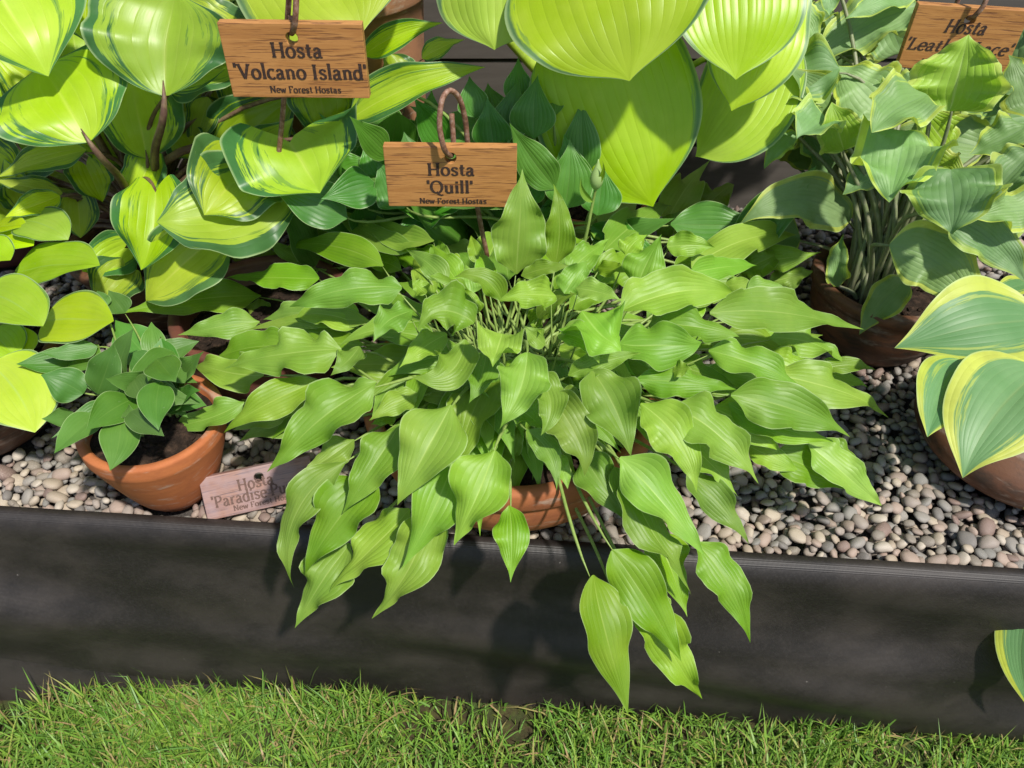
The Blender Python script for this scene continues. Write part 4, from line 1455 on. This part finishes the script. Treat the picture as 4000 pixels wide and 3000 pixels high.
def lettering(parent, text, size, cx, z, y, mat, slant=0.0, bold=1.0, width=None):
    """engraved words: each stroke of each letter is a ribbon, thick where it runs upright"""
    adv = sum(GLYPH[c][0] for c in text)
    k = size
    sx = k if width is None else width / adv
    verts, faces = [], []
    pen = 0.0
    lay = 0
    for ch in text:
        a, strokes = GLYPH[ch]
        for st in strokes:
            P = [Vector(p) for p in st]
            base = len(verts)
            lay = (lay + 1) % 7
            yy = y - 0.00004 * lay
            for i, p in enumerate(P):
                q0, q1 = P[max(i - 1, 0)], P[min(i + 1, len(P) - 1)]
                closed = (P[0] - P[-1]).length < 1e-4
                if closed and i in (0, len(P) - 1): q0, q1 = P[-2], P[1]
                t = (q1 - q0).normalized()
                wd = (THIN + (THICK - THIN) * abs(t.y) ** 1.3) * bold * 0.5
                nrm = Vector((-t.y, t.x))
                for s in (-1, 1):
                    g = p + nrm * wd * s
                    verts.append((cx - adv * sx / 2 + (pen + g.x + slant * g.y) * sx, yy, z + g.y * k))
            for i in range(len(P) - 1):
                faces.append((base + 2 * i, base + 2 * i + 1, base + 2 * i + 3, base + 2 * i + 2))
        pen += a
    o = link('lettering', mesh('lettering', verts, faces, False), mat, parent)
    return o


def plaque(label, mtx, w, h, th, hole, mat):
    bm = bmesh.new()
    rim_pts = [(-w / 2, -h / 2), (w / 2, -h / 2), (w / 2, h / 2), (-w / 2, h / 2)]
    vs = [bm.verts.new((x, -th / 2, z)) for x, z in rim_pts]
    hv = [bm.verts.new((hole[0] + hole[2] * math.cos(a), -th / 2, hole[1] + hole[2] * math.sin(a))) for a in [2 * math.pi * k / 24 for k in range(24)]]
    ed = [bm.edges.new((vs[i], vs[(i + 1) % 4])) for i in range(4)] + [bm.edges.new((hv[i], hv[(i + 1) % 24])) for i in range(24)]
    bmesh.ops.triangle_fill(bm, use_beauty=True, edges=ed)
    r = bmesh.ops.extrude_face_region(bm, geom=bm.faces[:])
    for v in r['geom']:
        if isinstance(v, bmesh.types.BMVert): v.co.y += th
    bmesh.ops.recalc_face_normals(bm, faces=bm.faces[:])
    me = bpy.data.meshes.new('board'); bm.to_mesh(me); bm.free()
    root = empty('plant_label', (0, 0, 0))
    root.matrix_world = mtx
    tag(root, label, 'sign')
    o = link('board', me, mat, root)
    md = o.modifiers.new('edge', 'BEVEL'); md.width = 0.0009; md.segments = 2; md.limit_method = 'ANGLE'; md.angle_limit = R(40)
    return root


def frame(tl, tr, bl):
    x = (tr - tl).normalized()
    z = (tl - bl); z = (z - x * z.dot(x)).normalized()
    y = z.cross(x)
    return x, y, z


def hang(label, tlp, trp, y, h, yaw=0.0, thick=0.012, hole=(0, 0.024, 0.0065), w=None, mat='oak', tilt=0.0):
    tl, tr = at_y(*tlp, y), at_y(*trp, y)
    ww = w or (tr - tl).length
    x = (tr - tl).normalized()
    x = Matrix.Rotation(R(yaw), 3, 'Z') @ x
    z = Z.copy(); z = (z - x * z.dot(x)).normalized()
    yv = z.cross(x)
    z = Matrix.Rotation(R(tilt), 3, x) @ z; yv = Matrix.Rotation(R(tilt), 3, x) @ yv
    c = (tl + tr) / 2 - z * h / 2
    m = Matrix((x, yv, z)).transposed().to_4x4(); m.translation = c
    return plaque(label, m, ww, h, thick, hole, M[mat]), ww


# faded plaque on the gravel, leaning back
bl, br, tl = at_z(812, 2036, 0.010), at_z(1243, 1940, 0.010), at_z(786, 1868, 0.052)
x = (br - bl).normalized(); z = (tl - bl); z = (z - x * z.dot(x)); hh = z.length; z.normalize(); yv = z.cross(x)
wfp = (br - bl).length
m = Matrix((x, yv, z)).transposed().to_4x4(); m.translation = (bl + br) / 2 + z * hh / 2 + yv * 0.006
p4 = plaque('faded pinkish wooden plaque leaning on the gravel with no stake', m, wfp, hh, 0.012, (0.002, hh / 2 - 0.013, 0.0055), M['oak_faded'])
lettering(p4, "Hosta", 0.0135, -0.003, hh * 0.03, -0.0064, M['ink_faint'], width=0.041)
lettering(p4, "'Paradise Puppet'", 0.0135, 0.004, -hh * 0.24, -0.0064, M['ink_faint'], width=wfp * 0.93)
lettering(p4, "New Forest Hostas", 0.0065, 0.004, -hh * 0.40, -0.0064, M['ink_faint'], width=0.074)

p1, w1 = hang('oak plaque hanging among the yellow leaves with brown stalks', (852, 80), (1415, 86), 0.876, 0.079)
lettering(p1, "Hosta", 0.0158, 0.003, 0.0045, -0.0064, M['ink'], width=0.055)
lettering(p1, "'Volcano Island'", 0.0158, 0.0035, -0.0185, -0.0064, M['ink'], width=w1 * 0.955)
lettering(p1, "New Forest Hostas", 0.0072, 0.006, -0.0335, -0.0064, M['ink'], width=0.078, bold=1.05)

p2, w2 = hang('oak plaque hanging above the plain green hosta', (1497, 562), (2020, 567), 0.842, 0.0745)
lettering(p2, "Hosta", 0.0150, 0.000, 0.0030, -0.0064, M['ink'], width=0.054)
lettering(p2, "'Quill'", 0.0150, -0.002, -0.0190, -0.0064, M['ink'], width=0.053)
lettering(p2, "New Forest Hostas", 0.0068, 0.001, -0.0325, -0.0064, M['ink'], width=0.078, bold=1.05)

p3, w3 = hang('oak plaque with slanted lettering partly covered by a ruffled leaf', (3592, 16), (4014, 30), 1.06, 0.079, yaw=-6)
lettering(p3, "Hosta", 0.0165, -0.002, 0.008, -0.0064, M['ink'], slant=0.22, width=0.051)
lettering(p3, "'Leather Lace'", 0.0150, -0.003, -0.0155, -0.0064, M['ink'], slant=0.22, width=w3 * 0.97, bold=0.9)
lettering(p3, "New Forest Hostas", 0.0070, -0.003, -0.0325, -0.0064, M['ink'], slant=0.22, width=0.078, bold=0.9)


def stake(label, pts):
    org = pts[0]
    root = link('label_stake', tube('label_stake', [p - org for p in catmull(pts, 7)], 0.0031, 10), M['rust'], None, org)
    tag(root, label, 'stake')


stake('rusty wire stake whose loop carries the plaque above the plain green hosta',
      [at_y(1905, 1010, 0.872), at_y(1868, 826, 0.868), at_y(1828, 566, 0.866), at_y(1818, 472, 0.864), at_y(1794, 385, 0.856), at_y(1757, 354, 0.846), at_y(1726, 394, 0.835), at_y(1717, 490, 0.826),
       at_y(1733, 575, 0.824), at_y(1752, 604, 0.832), at_y(1764, 604, 0.846), at_y(1771, 560, 0.857), at_y(1764, 445, 0.859)])
stake('rusty wire stake carrying the plaque among the yellow leaves',
      [at_y(1085, 640, 0.905), at_y(1108, 400, 0.900), at_y(1122, 100, 0.898), at_y(1128, 0, 0.897), at_y(1130, -100, 0.892), at_y(1142, -150, 0.882), at_y(1156, -100, 0.868), at_y(1157, 0, 0.861),
       at_y(1152, 90, 0.860), at_y(1143, 122, 0.868), at_y(1138, 124, 0.882), at_y(1136, 60, 0.888)])
stake('rusty wire stake carrying the plaque with slanted lettering',
      [at_y(3560, 480, 1.10), at_y(3720, 60, 1.09), at_y(3790, -120, 1.085), at_y(3850, -170, 1.07), at_y(3874, -120, 1.05), at_y(3852, 0, 1.040), at_y(3812, 58, 1.042), at_y(3788, 70, 1.056), at_y(3775, 55, 1.072)])

scene.render.resolution_x = 1024
scene.render.resolution_y = 768
